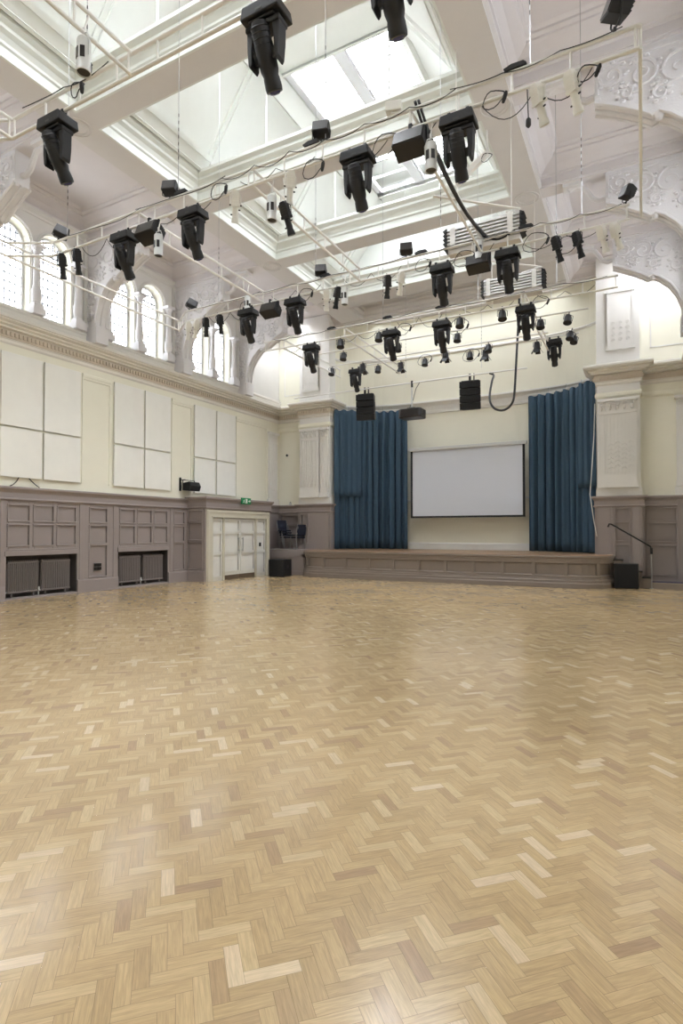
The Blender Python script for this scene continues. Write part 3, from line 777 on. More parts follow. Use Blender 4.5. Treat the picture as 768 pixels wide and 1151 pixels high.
# ---------------------------------------------------------------- arched spandrels with scrollwork at each aisle rib
H = lambda x: x                      # half-room profile measured from the wall (distance, z)
prof = [(0.0, 6.76), (0.42, 6.76), (0.42, 7.25), (0.45, 7.5), (0.55, 7.8), (0.72, 8.08), (0.95, 8.30), (1.12, 8.40), (1.22, 8.36), (1.36, 8.46), (1.6, 8.60), (1.85, 8.74), (2.07, 8.84), (2.07, 9.54), (0.0, 9.54)]
prof_s = []
def spiral(c, r, turns, n, flip=1, a0=0):
    return [(c[0] + (r * (1 - 0.85 * t / n)) * math.cos(a0 + flip * turns * 2 * PI * t / n), c[1] + (r * (1 - 0.85 * t / n)) * math.sin(a0 + flip * turns * 2 * PI * t / n)) for t in range(n + 1)]
def spandrel(side, ysign=1):
    base = XL if side < 0 else XR; s = 1 if side < 0 else -1
    X = lambda d: base + s * d
    m = MB(); m.prism([(X(a), b) for a, b in prof], 'y', -0.16, 0.16)
    o = m.build('trim_body', 'ornament')
    k = MB()
    edge = prof[2:13]
    for yy in (-0.17, 0.17): k.tube([(X(a), yy, b) for a, b in edge], 0.035, 6)
    k.tube([(X(a), 0, b - 0.01) for a, b in edge], 0.03, 6)
    k.box(min(X(0), X(0.50)), max(X(0), X(0.50)), -0.2, 0.2, 6.74, 7.18)
    for yy in (-0.165,):
        for c, r, tu, fl, a0 in (((0.35, 8.95), 0.26, 1.6, 1, 0), ((0.85, 9.0), 0.27, 1.5, -1, 2), ((1.35, 9.08), 0.24, 1.6, 1, 1), ((1.80, 9.2), 0.19, 1.4, -1, 0),
                                 ((0.22, 8.35), 0.17, 1.5, -1, 1), ((0.22, 7.9), 0.14, 1.4, 1, 0), ((0.6, 8.55), 0.15, 1.3, 1, 3), ((1.1, 8.68), 0.13, 1.3, -1, 2), ((1.6, 8.85), 0.12, 1.3, 1, 1), ((0.2, 7.5), 0.11, 1.3, 1, 2)):
            pts = spiral(c, r, tu, 22, fl, a0)
            k.tube([(X(a), yy, b) for a, b in pts], [0.032 - 0.0006 * t for t in range(23)], 5)
            for q in range(8):
                a = a0 + q * 0.8; cx_, cz_ = c[0] + r * 1.15 * math.cos(a), c[1] + r * 1.15 * math.sin(a)
                if 0.05 < cx_ < 2.0 and cz_ < 9.45: k.lathe([(0, -0.03), (0.035, -0.02), (0.045, 0), (0.035, 0.02), (0, 0.03)], (X(cx_), yy, cz_), 6)
        k.tube([(X(0.05), yy, 9.42), (X(2.02), yy, 9.42)], 0.02, 5); k.tube([(X(2.02), yy, 9.42), (X(2.02), yy, 8.95)], 0.02, 5)
    # console bosses under the arch, and the little scroll that reaches over to the beam
    for d, z in ((1.12, 8.36), (2.0, 8.86), (0.46, 7.95)):
        k.lathe([(0, -0.09), (0.05, -0.07), (0.075, -0.02), (0.07, 0.04), (0.04, 0.08), (0, 0.09)], (X(d), -0.1, z), 10)
    k.tube([(X(a), 0, b) for a, b in ((2.07, 9.05), (2.2, 9.02), (2.34, 9.1), (2.42, 9.25), (2.52, 9.40), (2.66, 9.46), (2.80, 9.42), (2.86, 9.5))], 0.06, 8)
    k.box(min(X(2.55), X(2.95)), max(X(2.55), X(2.95)), -0.15, 0.15, 9.44, 9.53)
    orn = k.build('scrollwork', 'ornament', o, smooth=True)
    return o
for side in (-1, 1):
    pro = spandrel(side)
    for i, y in enumerate(BY):
        tn[0] += 1
        o = pro if i == 0 else copy_tree(pro)
        o.name = 'trim_%d' % tn[0]; o.location = (0, y, 0); struct(o)
# tall pilasters with sunk mouldings between the window bays
m = MB()
for y in BY:
    for x, s in ((XL, 1), (XR, -1)):
        m.box(x, x + s * 0.10, y - 0.26, y + 0.26, 7.06, 9.6)
        for q in (-0.22, -0.10, 0.10, 0.22): m.box(x, x + s * 0.125, y + q - 0.015, y + q + 0.015, 7.3, 9.5)
        m.box(x, x + s * 0.14, y - 0.28, y + 0.28, 7.06, 7.28)
trim(m, 'plaster')

# ================================================================ STAGE
X0s, X1s, YS = -11.35, -0.80, 17.7
def stage_path():
    r = 0.95; pts = [(X0s, YE - 0.46)]
    pts.append((X0s, YS + r))
    for i in range(1, 9):
        a = PI + PI / 2 * i / 8; pts.append((X0s + r + r * math.cos(a), YS + r + r * math.sin(a)))
    for i in range(1, 20): pts.append((X0s + r + (X1s - X0s - 2 * r) * i / 20, YS - 0.06 * math.sin(PI * i / 20)))
    for i in range(0, 8):
        a = -PI / 2 + PI / 2 * i / 8; pts.append((X1s - r + r * math.cos(a), YS + r + r * math.sin(a)))
    pts += [(X1s, YS + r), (X1s, YE - 0.46)]
    return pts
SP = stage_path()
stage = empty('stage', (CX, 18.6, 0)); tag(stage, 'low grey panelled stage with rounded corners along the end wall', 'stage')
def sbuild(m, name, mt, smooth=False, bevel=0):
    m.v = [(a - CX, b - 18.6, c) for a, b, c in m.v]; return m.build(name, mt, stage, smooth=smooth, bevel=bevel)
m = MB()
ap2 = [(x, y) for x, y in AP]
deck = [p for p in SP] + [(-1.1, YE - 0.46), (-1.1, YE + 0.1)] + [(min(max(x, -10.85), -1.1), y - 0.01) for x, y in reversed(AP)] + [(-10.85, YE - 0.46)]
m.prism(deck, 'z', 0.90, 0.955)
sbuild(m, 'deck', 'deck')
m = MB()
m.sweep(SP, [(0, 0.93), (0.05, 0.945), (0.06, 0.92), (0.05, 0.88), (0.02, 0.86), (0.02, 0.80), (0.0, 0.78), (-0.08, 0.78), (-0.08, 0.93)], side=-1)
m.sweep(SP, [(-0.12, 0.8), (-0.06, 0.8), (-0.06, 0.3), (0.02, 0.29), (0.03, 0.24), (0.05, 0.22), (0.05, 0.16), (0.07, 0.13), (0.07, 0.0), (-0.08, 0.0)], side=-1)
sbuild(m, 'panelled_front', 'stagegrey')
# stiles and rails standing proud, set out along the path
m = MB()
cum = [0]
for i in range(1, len(SP)): cum.append(cum[-1] + (Vector(SP[i]) - Vector(SP[i - 1])).length)
def at(s):
    for i in range(1, len(SP)):
        if s <= cum[i] or i == len(SP) - 1:
            a, b = Vector(SP[i - 1]), Vector(SP[i]); t = (s - cum[i - 1]) / max(1e-6, cum[i] - cum[i - 1]); return a.lerp(b, t), (b - a).normalized()
npan = 13; s = 0.4
stp = (cum[-1] - 0.8) / npan
for i in range(npan + 1):
    p, d = at(s + i * stp); n = Vector((d.y, -d.x))
    c = p - n * 0.03
    for q in (-0.035, 0.035): pass
    m.bar((c.x, c.y, 0.30), (c.x, c.y, 0.79), 0.10, 0.06, up=(n.x, n.y, 0))
m.sweep(SP, [(-0.06, 0.80), (0.008, 0.79), (0.008, 0.73), (-0.01, 0.71), (-0.06, 0.70)], side=-1)
m.sweep(SP, [(-0.06, 0.38), (-0.01, 0.37), (0.008, 0.355), (0.008, 0.30), (-0.06, 0.29)], side=-1)
sbuild(m, 'frame', 'stagegrey', bevel=0.003)
m = MB()                                                   # side wing at the left
WY = 18.3
m.box(XL + 0.04, X0s + 0.05, WY, YE - 0.06, 0.86, 0.95); m.box(XL + 0.04, X0s + 0.03, WY + 0.04, YE - 0.06, 0, 0.86)
m.box(XL + 0.04, X0s + 0.02, WY - 0.01, WY + 0.04, 0, 0.14); m.box(XL + 0.04, X0s + 0.02, WY, WY + 0.04, 0.66, 0.86)
m.box(X0s - 0.12, X0s + 0.02, WY, WY + 0.04, 0, 0.8); m.box(X0s - 0.6, X0s - 0.55, WY + 0.02, WY + 0.05, 0.1, 0.7)
sbuild(m, 'side_wing', 'dado', bevel=0.004)

# steps at the right end of the stage
steps = empty('stage_steps', (-0.3, 19.0, 0)); tag(steps, 'short grey flight of steps climbing to the right end of the stage', 'steps')
zs = [0.82, 0.66, 0.49, 0.32]
for i, z in enumerate(zs):
    xa = -0.78 + i * 0.25
    m = MB(); m.box(xa + 0.3, xa + 0.55, -0.32, 0.10, 0, z - 0.03)
    m.v = [(a, b, c) for a, b, c in m.v]
    m.build('riser', 'stagegrey', steps)
    n_ = MB(); n_.box(xa + 0.3, xa + 0.57, -0.34, 0.10, z - 0.03, z); n_.build('tread', 'socket', steps, bevel=0.004)
plat = empty('low_platform', (0.85, 19.1, 0)); tag(plat, 'low grey platform with blue carpet top beside the foot of the stage steps', 'platform')
m = MB(); m.box(-0.62, 0.55, -0.42, 0.36, 0, 0.15); m.build('box', 'stagegrey', plat, bevel=0.004)
m = MB(); m.box(-0.62, 0.55, -0.36, 0.36, 0.15, 0.165); m.build('carpet', 'carpet', plat)
m = MB(); m.box(-0.62, 0.55, -0.42, -0.36, 0.15, 0.17); m.build('nosing', 'treadedge', plat)

rail = empty('handrail', (0.2, 18.62, 0)); tag(rail, 'slim dark handrail sloping beside the stage steps', 'handrail')
m = MB(); m.tube([(-1.12, 0.3, 1.80), (-1.08, 0.18, 1.88), (-1.02, 0.02, 1.87), (0, 0.02, 1.22), (0.02, 0.02, 1.10), (0.02, 0.02, 1.02)], 0.022, 8); m.build('rail', 'black', rail, smooth=True)
m = MB(); m.tube([(0.02, 0.02, 0.0), (0.02, 0.02, 1.05)], 0.016, 8); m.lathe([(0.05, 0), (0.05, 0.012)], (0.02, 0.02, 0), 10); m.build('post', 'metal', rail, smooth=True)
m = MB(); m.lathe([(0.03, 1.0), (0.035, 1.02), (0.035, 1.16), (0.03, 1.18)], (0.02, 0.02, 0), 10); m.build('joint', 'black', rail, smooth=True)

# ---------------------------------------------------------------- curtains
def curtain(pts, z0, z1, amp, wl_, seed, th=0.012):
    rnd = random.Random(seed); P = [Vector(p) for p in pts]
    L_ = [0]
    for i in range(1, len(P)): L_.append(L_[-1] + (P[i] - P[i - 1]).length)
    n = int(L_[-1] / 0.022); rows = 14
    ph = [rnd.uniform(0, 6.28) for _ in range(6)]
    vs = []; fs = []
    for r_ in range(rows + 1):
        v = r_ / rows; z = z1 + (z0 - z1) * v
        for k in range(n + 1):
            s_ = L_[-1] * k / n
            for i in range(1, len(P)):
                if s_ <= L_[i] + 1e-9: break
            t = (s_ - L_[i - 1]) / (L_[i] - L_[i - 1]); p = P[i - 1].lerp(P[i], t); d = (P[i] - P[i - 1]).normalized(); nn = Vector((-d.y, d.x))
            sp = s_ + 0.05 * math.sin(3.1 * s_ + ph[3]) + 0.02 * v * math.sin(9 * s_ + ph[4])
            a = amp * (0.45 + 0.55 * min(1, v * 3)) * (0.7 + 0.3 * math.sin(2.3 * s_ + ph[0]))
            o = a * math.sin(2 * PI * sp / wl_ + ph[1]) + 0.35 * a * math.sin(2 * PI * sp / (wl_ * 0.43) + ph[2]) + 0.3 * a * v * math.sin(2 * PI * sp / (wl_ * 1.9) + ph[5])
            dx = 0.25 * a * math.cos(2 * PI * sp / wl_ + ph[1])
            zz = z + (0.03 * math.sin(2 * PI * s_ / 0.31) if r_ == 0 else 0)
            vs.append((p.x + nn.x * o + d.x * dx, p.y + nn.y * o + d.y * dx, zz))
    w1 = n + 1
    for r_ in range(rows):
        for k in range(n): fs.append((r_ * w1 + k, r_ * w1 + k + 1, (r_ + 1) * w1 + k + 1, (r_ + 1) * w1 + k))
    m = MB(); m.add(vs, fs); return m
def make_curtain(main, over, lab, seed, zo, sag=0):
    root = empty('stage_curtain', (main[0][0], main[0][1], 0.96)); tag(root, lab, 'curtain', 'stage curtains')
    off = Vector(root.location)
    for nm, path, z0, z1, sd, amp, wl_ in (('drape', main, 0.98, 6.36, seed, 0.12, 0.27), ('overlap_drape', over, zo, 6.40, seed + 5, 0.05, 0.22)):
        m = curtain(path, z0, z1, amp, wl_, sd); m.v = [(a - off.x, b - off.y, c - off.z) for a, b, c in m.v]
        o = m.build(nm, 'curtain', root, smooth=False)
        o.data.polygons.foreach_set('use_smooth', [True] * len(o.data.polygons))
        sm = o.modifiers.new('thickness', 'SOLIDIFY'); sm.thickness = 0.012
    m = MB(); m.tube([(a - off.x, b - off.y, 6.40 - off.z) for a, b in main], 0.02, 6); m.build('track', 'whitemetal', root)
    for p in main[1:-1]:
        m = MB(); m.tube([(p[0] - off.x, p[1] - off.y, 6.40 - off.z), (p[0] - off.x, p[1] - off.y, 6.56 - off.z)], 0.012, 5); m.build('track_hanger', 'metal', root)
mainL = [(-10.62, 19.42), (-10.2, 19.75), (-9.6, 20.12), (-9.0, 20.38), (-8.05, 20.55)]
make_curtain(mainL, [(-10.60, 19.32), (-10.18, 19.62), (-9.72, 19.93)], 'blue pleated curtain at the left side of the stage, left of the screen', 11, 3.02)
mainR = [(-3.50, 20.45), (-2.8, 20.35), (-2.2, 20.05), (-1.7, 19.72), (-1.30, 19.42)]
make_curtain(mainR, [(-1.80, 19.66), (-1.55, 19.44), (-1.28, 19.28)], 'blue pleated curtain at the right side of the stage, beside the steps', 23, 3.05)
# a pale rope hanging at the right pier
m = MB(); m.tube([(-1.27, 19.08, 5.6), (-1.30, 19.05, 4.6), (-1.36, 19.0, 3.6), (-1.42, 18.98, 2.8), (-1.32, 18.99, 2.0), (-1.24, 19.05, 1.5)], 0.012, 6)
tag(m.build('curtain_rope', 'whitemetal', smooth=True), 'thin pale rope hanging down the inner edge of the right pier', 'rope')

# ---------------------------------------------------------------- projection screen
scr = empty('projection_screen', (-5.78, 20.62, 0)); tag(scr, 'large white projection screen with black border between the blue curtains', 'screen')
m = MB(); m.box(-2.22, 2.22, -0.08, 0.06, 4.74, 4.86); m.build('casing', 'whitecan', scr, bevel=0.01)
m = MB(); m.box(-2.06, 2.06, -0.006, 0.004, 2.24, 4.75); m.build('screen_cloth', 'screen', scr)
m = MB(); m.box(-2.14, -2.06, -0.008, 0.006, 2.18, 4.75); m.box(2.06, 2.14, -0.008, 0.006, 2.18, 4.75); m.box(-2.14, 2.14, -0.012, 0.01, 2.17, 2.24); m.build('border', 'border', scr)
for x in (-2.0, 2.0):
    m = MB(); m.box(x - 0.03, x + 0.03, 0.05, 0.5, 4.78, 4.84); m.build('bracket', 'whitemetal', scr)

# ---------------------------------------------------------------- acoustic panels
pcount = 0
bays_ = [('nearest', 7.97, 9.02, 9.07, 10.11), ('middle', 11.22, 12.30, 12.36, 13.41), ('farthest', 14.51, 15.57, 15.65, 16.69)]
for nm, a0, a1, b0, b1 in bays_:
    for (p0, p1, sd) in ((a0, a1, 'left'), (b0, b1, 'right')):
        for (z0, z1, tb) in ((4.19, 5.94, 'tall upper'), (2.96, 4.14, 'square lower')):
            m = MB(); m.box(0, 0.045, 0, p1 - p0, 0, z1 - z0)
            o = m.build('acoustic_panel', 'panel', bevel=0.006); o.location = (XL + 0.03, p0, z0)
            tag(o, f'{tb} white acoustic panel, {sd} column of the {nm} group on the left wall', 'acoustic panel', 'white acoustic panels on the left wall')
            k = MB()
            for yy in (0.15, p1 - p0 - 0.15): k.box(-0.03, 0, yy - 0.04, yy + 0.04, 0.2, z1 - z0 - 0.2)
            k.build('mounting_batten', 'cream', o)

# ---------------------------------------------------------------- radiators
def make_radiator(wd):
    root = empty('radiator', (0, 0, 0))
    m = MB(); n = int(wd / 0.052)
    for i in range(n):
        yy = (i + 0.5) * wd / n
        m.tube([(0, yy, 0.10), (0, yy, 0.86)], 0.018, 8); m.tube([(-0.07, yy, 0.10), (-0.07, yy, 0.86)], 0.018, 8)
        m.tube([(0, yy, 0.86), (-0.035, yy, 0.885), (-0.07, yy, 0.86)], 0.018, 6)
    m.build('columns', 'radiator', root, smooth=True)
    for z in (0.10, 0.82):
        m = MB(); m.box(-0.10, 0.02, 0, wd, z, z + 0.045); m.build('header', 'radiator', root, bevel=0.01)
    for yy in (0.12, wd - 0.12):
        m = MB(); m.box(-0.05, -0.01, yy - 0.02, yy + 0.02, 0, 0.11); m.build('foot', 'radiator', root)
    m = MB(); m.tube([(-0.03, -0.06, 0.01), (-0.03, -0.06, 0.12), (-0.03, 0.0, 0.12)], 0.015, 6); m.lathe([(0.03, 0.12), (0.03, 0.2), (0.02, 0.21)], (-0.03, -0.06, 0), 10); m.build('valve', 'whitecan', root, smooth=True)
    return root
rp = make_radiator(0.80)
for i, (y, lab) in enumerate(((8.24, 'grey column radiator at the left end of the nearer wall recess'), (9.12, 'grey column radiator at the right end of the nearer wall recess'),
                              (11.52, 'grey column radiator at the left end of the farther wall recess'), (12.42, 'grey column radiator at the right end of the farther wall recess'))):
    o = rp if i == 0 else copy_tree(rp); o.location = (XL - 0.06, y, 0.05); tag(o, lab, 'radiator', 'radiators in the panelling')

# ---------------------------------------------------------------- small wall things
m = MB(); m.box(0, 0.012, 0, 0.25, 0, 0.21)
so = m.build('wall_socket', 'metal'); so.location = (XL + 0.035, 10.58, 0.57); tag(so, 'small dark four-gang wall socket in the grey panelling between the radiators', 'socket')
for a, b in ((0.01, 0.01), (0.13, 0.01), (0.01, 0.11), (0.13, 0.11)):
    m = MB(); m.box(0.012, 0.03, a, a + 0.11, b, b + 0.09); m.build('socket_cover', 'socket', so, bevel=0.004)
sign = empty('exit_sign', (BX + 0.12, 16.18, 2.62)); tag(sign, 'small green running man exit sign above the white double doors', 'sign')
m = MB(); m.box(0, 0.05, -0.26, 0.26, 0, 0.22); m.build('sign_box', 'green', sign, bevel=0.005)
m = MB()
m.box(0.051, 0.056, -0.05, 0.05, 0.03, 0.19)
m.bar((0.056, -0.12, 0.17), (0.056, -0.115, 0.15), 0.03, 0.01); m.bar((0.055, -0.13, 0.14), (0.055, -0.15, 0.09), 0.03, 0.005, up=(1, 0, 0))
m.bar((0.055, -0.15, 0.09), (0.055, -0.10, 0.04), 0.02, 0.005, up=(1, 0, 0)); m.bar((0.055, -0.15, 0.09), (0.055, -0.20, 0.05), 0.02, 0.005, up=(1, 0, 0)); m.bar((0.055, -0.13, 0.135), (0.055, -0.18, 0.12), 0.015, 0.005, up=(1, 0, 0))
m.bar((0.055, 0.10, 0.11), (0.055, 0.18, 0.11), 0.03, 0.005, up=(1, 0, 0)); m.prism([(0.17, 0.06), (0.23, 0.11), (0.17, 0.16)], 'x', 0.051, 0.056)
m.build('pictogram', 'signwhite', sign)
ws = empty('wall_loudspeaker', (XL + 0.05, 14.15, 2.98)); tag(ws, 'black loudspeaker on a wall bracket above the grey lobby corner', 'loudspeaker')
m = MB(); m.prism([(0.05, 0.02), (0.05, 0.26), (0.34, 0.30), (0.42, 0.16), (0.36, 0.0)], 'y', -0.24, 0.24); m.build('cabinet', 'blackmatt', ws, bevel=0.01)
m = MB(); m.box(-0.03, 0.0, -0.30, -0.24, 0.0, 0.44); m.bar((0, -0.27, 0.36), (0.2, -0.27, 0.36), 0.03, 0.02); m.bar((0.1, -0.27, 0.36), (0.1, 0.27, 0.36), 0.03, 0.02); m.bar((0.1, -0.27, 0.36), (0.1, -0.27, 0.16), 0.02, 0.02); m.bar((0.1, 0.27, 0.36), (0.1, 0.27, 0.16), 0.02, 0.02); m.build('bracket', 'black', ws)
m = MB(); m.lathe([(0.05, 0), (0.05, 0.03), (0.03, 0.05), (0.0, 0.055)], (0, 0, 0), 12); o = m.build('wall_camera', 'socket', smooth=True); o.location = (-12.97, YE, 4.8); o.rotation_euler = (R(90), 0, 0)
tag(o, 'small dark round sensor on the cream wall left of the stage', 'sensor')
so = empty('ledge_lamp', (-12.75, YE - 0.06, 2.74)); tag(so, 'tiny white detector standing on the dado ledge left of the stage', 'detector')
m = MB(); m.box(-0.05, 0.05, -0.06, 0, 0, 0.10); m.build('housing', 'whitecan', so, bevel=0.01); m = MB(); m.lathe([(0.03, 0), (0.02, 0.03)], (0, -0.03, 0.10), 8); m.build('dome', 'socket', so)
for pts, lab in (([(8.22, 2.74), (8.30, 2.78), (8.38, 2.86), (8.45, 2.98)], 'short black cable rising from the panelling ledge, left of the pair'),
                 ([(8.66, 3.0), (8.76, 2.90), (8.86, 2.82), (8.97, 2.75)], 'short black cable rising from the panelling ledge, right of the pair')):
    m = MB(); m.tube([(XL + 0.04, a, b) for a, b in pts], 0.012, 6); tag(m.build('wall_cable', 'cable', smooth=True), lab, 'cable', 'cables on the panelling ledge')
m = MB(); m.box(0, 0.02, -0.02, 0.02, -0.03, 0.03); o = m.build('door_latch', 'metal', bevel=0.004); o.location = (BX + 0.03, 14.36, 1.86); tag(o, 'tiny metal door stop on the left edge of the cream door surround', 'hook')

# ---------------------------------------------------------------- floor standing loudspeakers
def sub(name, loc, rz, w_, d_, h_, lab):
    r_ = empty(name, loc, rz); tag(r_, lab, 'loudspeaker', 'subwoofers beside the stage')
    m = MB(); m.box(-w_ / 2, w_ / 2, -d_ / 2, d_ / 2, 0.02, h_); m.build('cabinet', 'black', r_, bevel=0.012)
    m = MB(); m.box(-w_ / 2 + 0.02, w_ / 2 - 0.02, -d_ / 2 - 0.012, -d_ / 2, 0.04, h_ - 0.02); m.build('grille', 'blackmatt', r_)
    m = MB(); m.box(w_ / 2, w_ / 2 + 0.008, -0.09, 0.09, h_ * 0.5, h_ * 0.66); m.build('side_handle', 'socket', r_)
    for x in (-1, 1):
        for y in (-1, 1):
            m = MB(); m.lathe([(0.025, 0), (0.03, 0.02)], (x * (w_ / 2 - 0.05), y * (d_ / 2 - 0.05), 0), 8); m.build('foot', 'socket', r_)
sub('subwoofer', (-11.78, 17.35, 0), R(6), 0.62, 0.62, 0.63, 'black subwoofer on the floor between the white doors and the stage')
sub('subwoofer', (-0.42, 18.38, 0), R(-2), 0.62, 0.40, 0.72, 'black subwoofer on the floor in front of the stage steps')

# ---------------------------------------------------------------- stacked chairs on the side wing
def make_chair():
    r_ = empty('stacking_chair', (0, 0, 0))
    m = MB(); m.box(-0.2, 0.2, -0.2, 0.2, 0.44, 0.49); m.build('seat', 'chairblue', r_, bevel=0.02)
    m = MB(); m.prism([(0.18, 0.56), (0.22, 0.56), (0.28, 0.88), (0.24, 0.88)], 'x', -0.2, 0.2); m.build('backrest', 'chairblue', r_, bevel=0.015)
    for s_ in (-1, 1):
        m = MB(); m.tube([(s_ * 0.21, -0.22, 0.0), (s_ * 0.21, -0.17, 0.44)], 0.012, 6); m.build('leg', 'metal', r_, smooth=True)
        m = MB(); m.tube([(s_ * 0.21, 0.22, 0.0), (s_ * 0.21, 0.17, 0.44), (s_ * 0.21, 0.27, 0.9)], 0.012, 6); m.build('leg', 'metal', r_, smooth=True)
    return r_
ch = make_chair()
names = ['bottom', 'second', 'third', 'top']
for k in range(4):
    o = ch if k == 0 else copy_tree(ch); o.location = (-12.58 - 0.02 * k, 19.0 - 0.03 * k, 0.95 + 0.09 * k); o.rotation_euler = (0, 0, R(60))
    tag(o, f'navy stacking chair, {names[k]} one of the taller stack beside the lobby', 'chair', 'stacked chairs on the stage wing')
for k in range(2):
    o = copy_tree(ch); o.location = (-12.02, 18.95 - 0.03 * k, 0.95 + 0.09 * k); o.rotation_euler = (0, 0, R(-110))
    tag(o, f'navy stacking chair, {"lower" if k == 0 else "upper"} one of the shorter stack beside the pier', 'chair', 'stacked chairs on the stage wing')

# ================================================================ LIGHTING RIG
ZTOP, ZBOT = 6.30, 6.087
def ladder(a, b, lab, ends=0.0, step=0.55, r=0.019, single=False):
    """hanging ladder truss between plan points a and b"""
    a = Vector((a[0], a[1], 0)); b = Vector((b[0], b[1], 0)); d = b - a; Ln = d.length
    root = empty('ladder_truss', (a.x, a.y, ZTOP), math.atan2(d.y, d.x)); tag(root, lab, 'truss', 'white ladder trusses of the lighting rig')
    for nm, z in (('top_chord', 0), ('bottom_chord', ZBOT - ZTOP)):
        m = MB(); m.tube([(0, 0, z), (Ln, 0, z)], r, 10); m.build(nm, 'whitemetal', root, smooth=True)
    n = max(2, int(Ln / step))
    for i in range(n + 1):
        m = MB(); x = 0.04 + (Ln - 0.08) * i / n
        m.tube([(x, 0, 0), (x, 0, ZBOT - ZTOP)], 0.011, 8); m.build('rung', 'whitemetal', root, smooth=True)
    return root
YA, YB, YC, YD = 3.83, 5.80, 8.95, 11.35
ladder((-6.25, YA), (1.0, YA), 'white ladder truss crossing the room nearest the camera, cut off by the photo edge')
ladder((-8.35, YB), (0.02, YB), 'long white ladder truss crossing the room second from the camera, under the big skylight')
ladder((-8.50, YC), (-0.12, YC), 'long white ladder truss crossing the room third from the camera, below the louvred heaters')
ladder((-8.2, YD), (-0.35, YD), 'white ladder truss crossing the room, farthest of the four, in front of the thin pipes')
for (x, a, b, lab) in ((-6.25, 0.6, YA, 'white ladder truss running toward the camera at the nearest truss left end'),
                       (-4.35, 0.8, YA, 'white ladder truss running toward the camera, holding the big white lamp can'),
                       (-9.0, 2.0, 9.3, 'white ladder truss running along the left wall before the arched windows'),
                       (-6.46, YB, YC, 'white ladder truss joining second and third trusses at the left'),
                       (-4.38, YB, YC, 'white ladder truss joining second and third trusses in the middle'),
                       (-2.22, YB, YC, 'white ladder truss joining second and third trusses, wrapped in thick cables'),
                       (0.02, YB, YC, 'white ladder truss seen as the vertical pole at the right edge'),
                       (-7.64, YD, 14.3, 'thin white ladder truss behind the farthest truss, at its left'),
                       (-5.98, YD, 14.7, 'thin white ladder truss behind the farthest truss, near its middle'),
                       (-2.0, YD, 14.7, 'thin white ladder truss behind the farthest truss, toward its right')):
    ladder((x, a), (x, b), lab)
# short return frames at the left ends
ladder((-9.0, 5.45), (-8.35, YB), 'very short white ladder truss returning at the left end of the second truss')
ladder((-9.0, 9.3), (-8.5, YC), 'very short white ladder truss returning at the left end of the third truss')
ladder((-7.1, 3.45), (-6.25, YA), 'very short white ladder truss angled off the left end of the nearest truss')
# single pipes at the back of the rig
for (x0, x1, y, z, r, mt, lab) in ((-7.6, -0.95, 12.7, 6.28, 0.020, 'whitemetal', 'thin grey lighting pipe, first one behind the farthest truss'),
                               (-7.7, -1.9, 13.8, 6.28, 0.020, 'whitemetal', 'thin grey lighting pipe, second one behind the farthest truss'),
                               (-7.2, -1.3, 14.6, 6.42, 0.020, 'whitemetal', 'thin grey lighting pipe, third one behind the farthest truss'),
                               (-10.3, -2.75, 16.0, 6.13, 0.024, 'whitemetal', 'long white pipe in front of the stage carrying projector and loudspeakers')):
    m = MB(); m.tube([(0, 0, 0), (x1 - x0, 0, 0)], r, 8); o = m.build('lighting_pipe', mt, smooth=True); o.location = (x0, y, z)
    tag(o, lab, 'pipe', 'lighting pipes')

# ---- lamps
def mk_moving():
    r_ = empty('moving_head_light', (0, 0, 0))
    m = MB(); m.prism([(-0.17, -0.065), (0.17, -0.065), (0.19, -0.175), (-0.19, -0.175)], 'y', -0.12, 0.12); m.box(-0.13, 0.13, -0.09, 0.09, -0.20, -0.175)
    m.build('base', 'black', r_, bevel=0.012)
    for x in (-0.1, 0.1):
        m = MB(); m.box(x - 0.02, x + 0.02, -0.03, 0.03, -0.08, 0.012); m.build('clamp', 'black', r_, bevel=0.008)
    y = MB()
    y.box(-0.17, 0.17, -0.07, 0.07, -0.245, -0.20)
    for s in (-1, 1):
        y.prism([(s * 0.09, -0.22), (s * 0.165, -0.22), (s * 0.16, -0.40), (s * 0.148, -0.52), (s * 0.130, -0.55), (s * 0.108, -0.52), (s * 0.108, -0.40)], 'y', -0.055, 0.055)
    yk = y.build('yoke', 'black', r_, bevel=0.01)
    T = Matrix.Translation((0, 0, -0.455)) @ Matrix.Rotation(R(30), 4, 'X')
    h = MB(T); h.lathe([(0.03, 0.24), (0.06, 0.23), (0.075, 0.19), (0.078, 0.10), (0.082, 0.0), (0.078, -0.10), (0.066, -0.14), (0.07, -0.16), (0.074, -0.22), (0.07, -0.25), (0.05, -0.255)], (0, 0, 0), 16)
    for s in (-1, 1): h.box(s * 0.05, s * 0.11, -0.035, 0.035, -0.04, 0.04)
    for z in (0.06, 0.10, 0.14, 0.18): h.lathe([(0.074, z), (0.082, z + 0.01), (0.074, z + 0.02)], (0, 0, 0), 12)
    hd = h.build('head', 'black', r_, smooth=True)
    l = MB(T); l.lathe([(0.0, -0.272), (0.04, -0.266), (0.056, -0.252), (0.056, -0.24)], (0, 0, 0), 16); l.build('lens', 'lens', hd, smooth=True)
    k = MB(); k.box(-0.03, 0.03, -0.122, -0.119, -0.15, -0.13); k.build('display', 'glassdark', r_)
    return r_
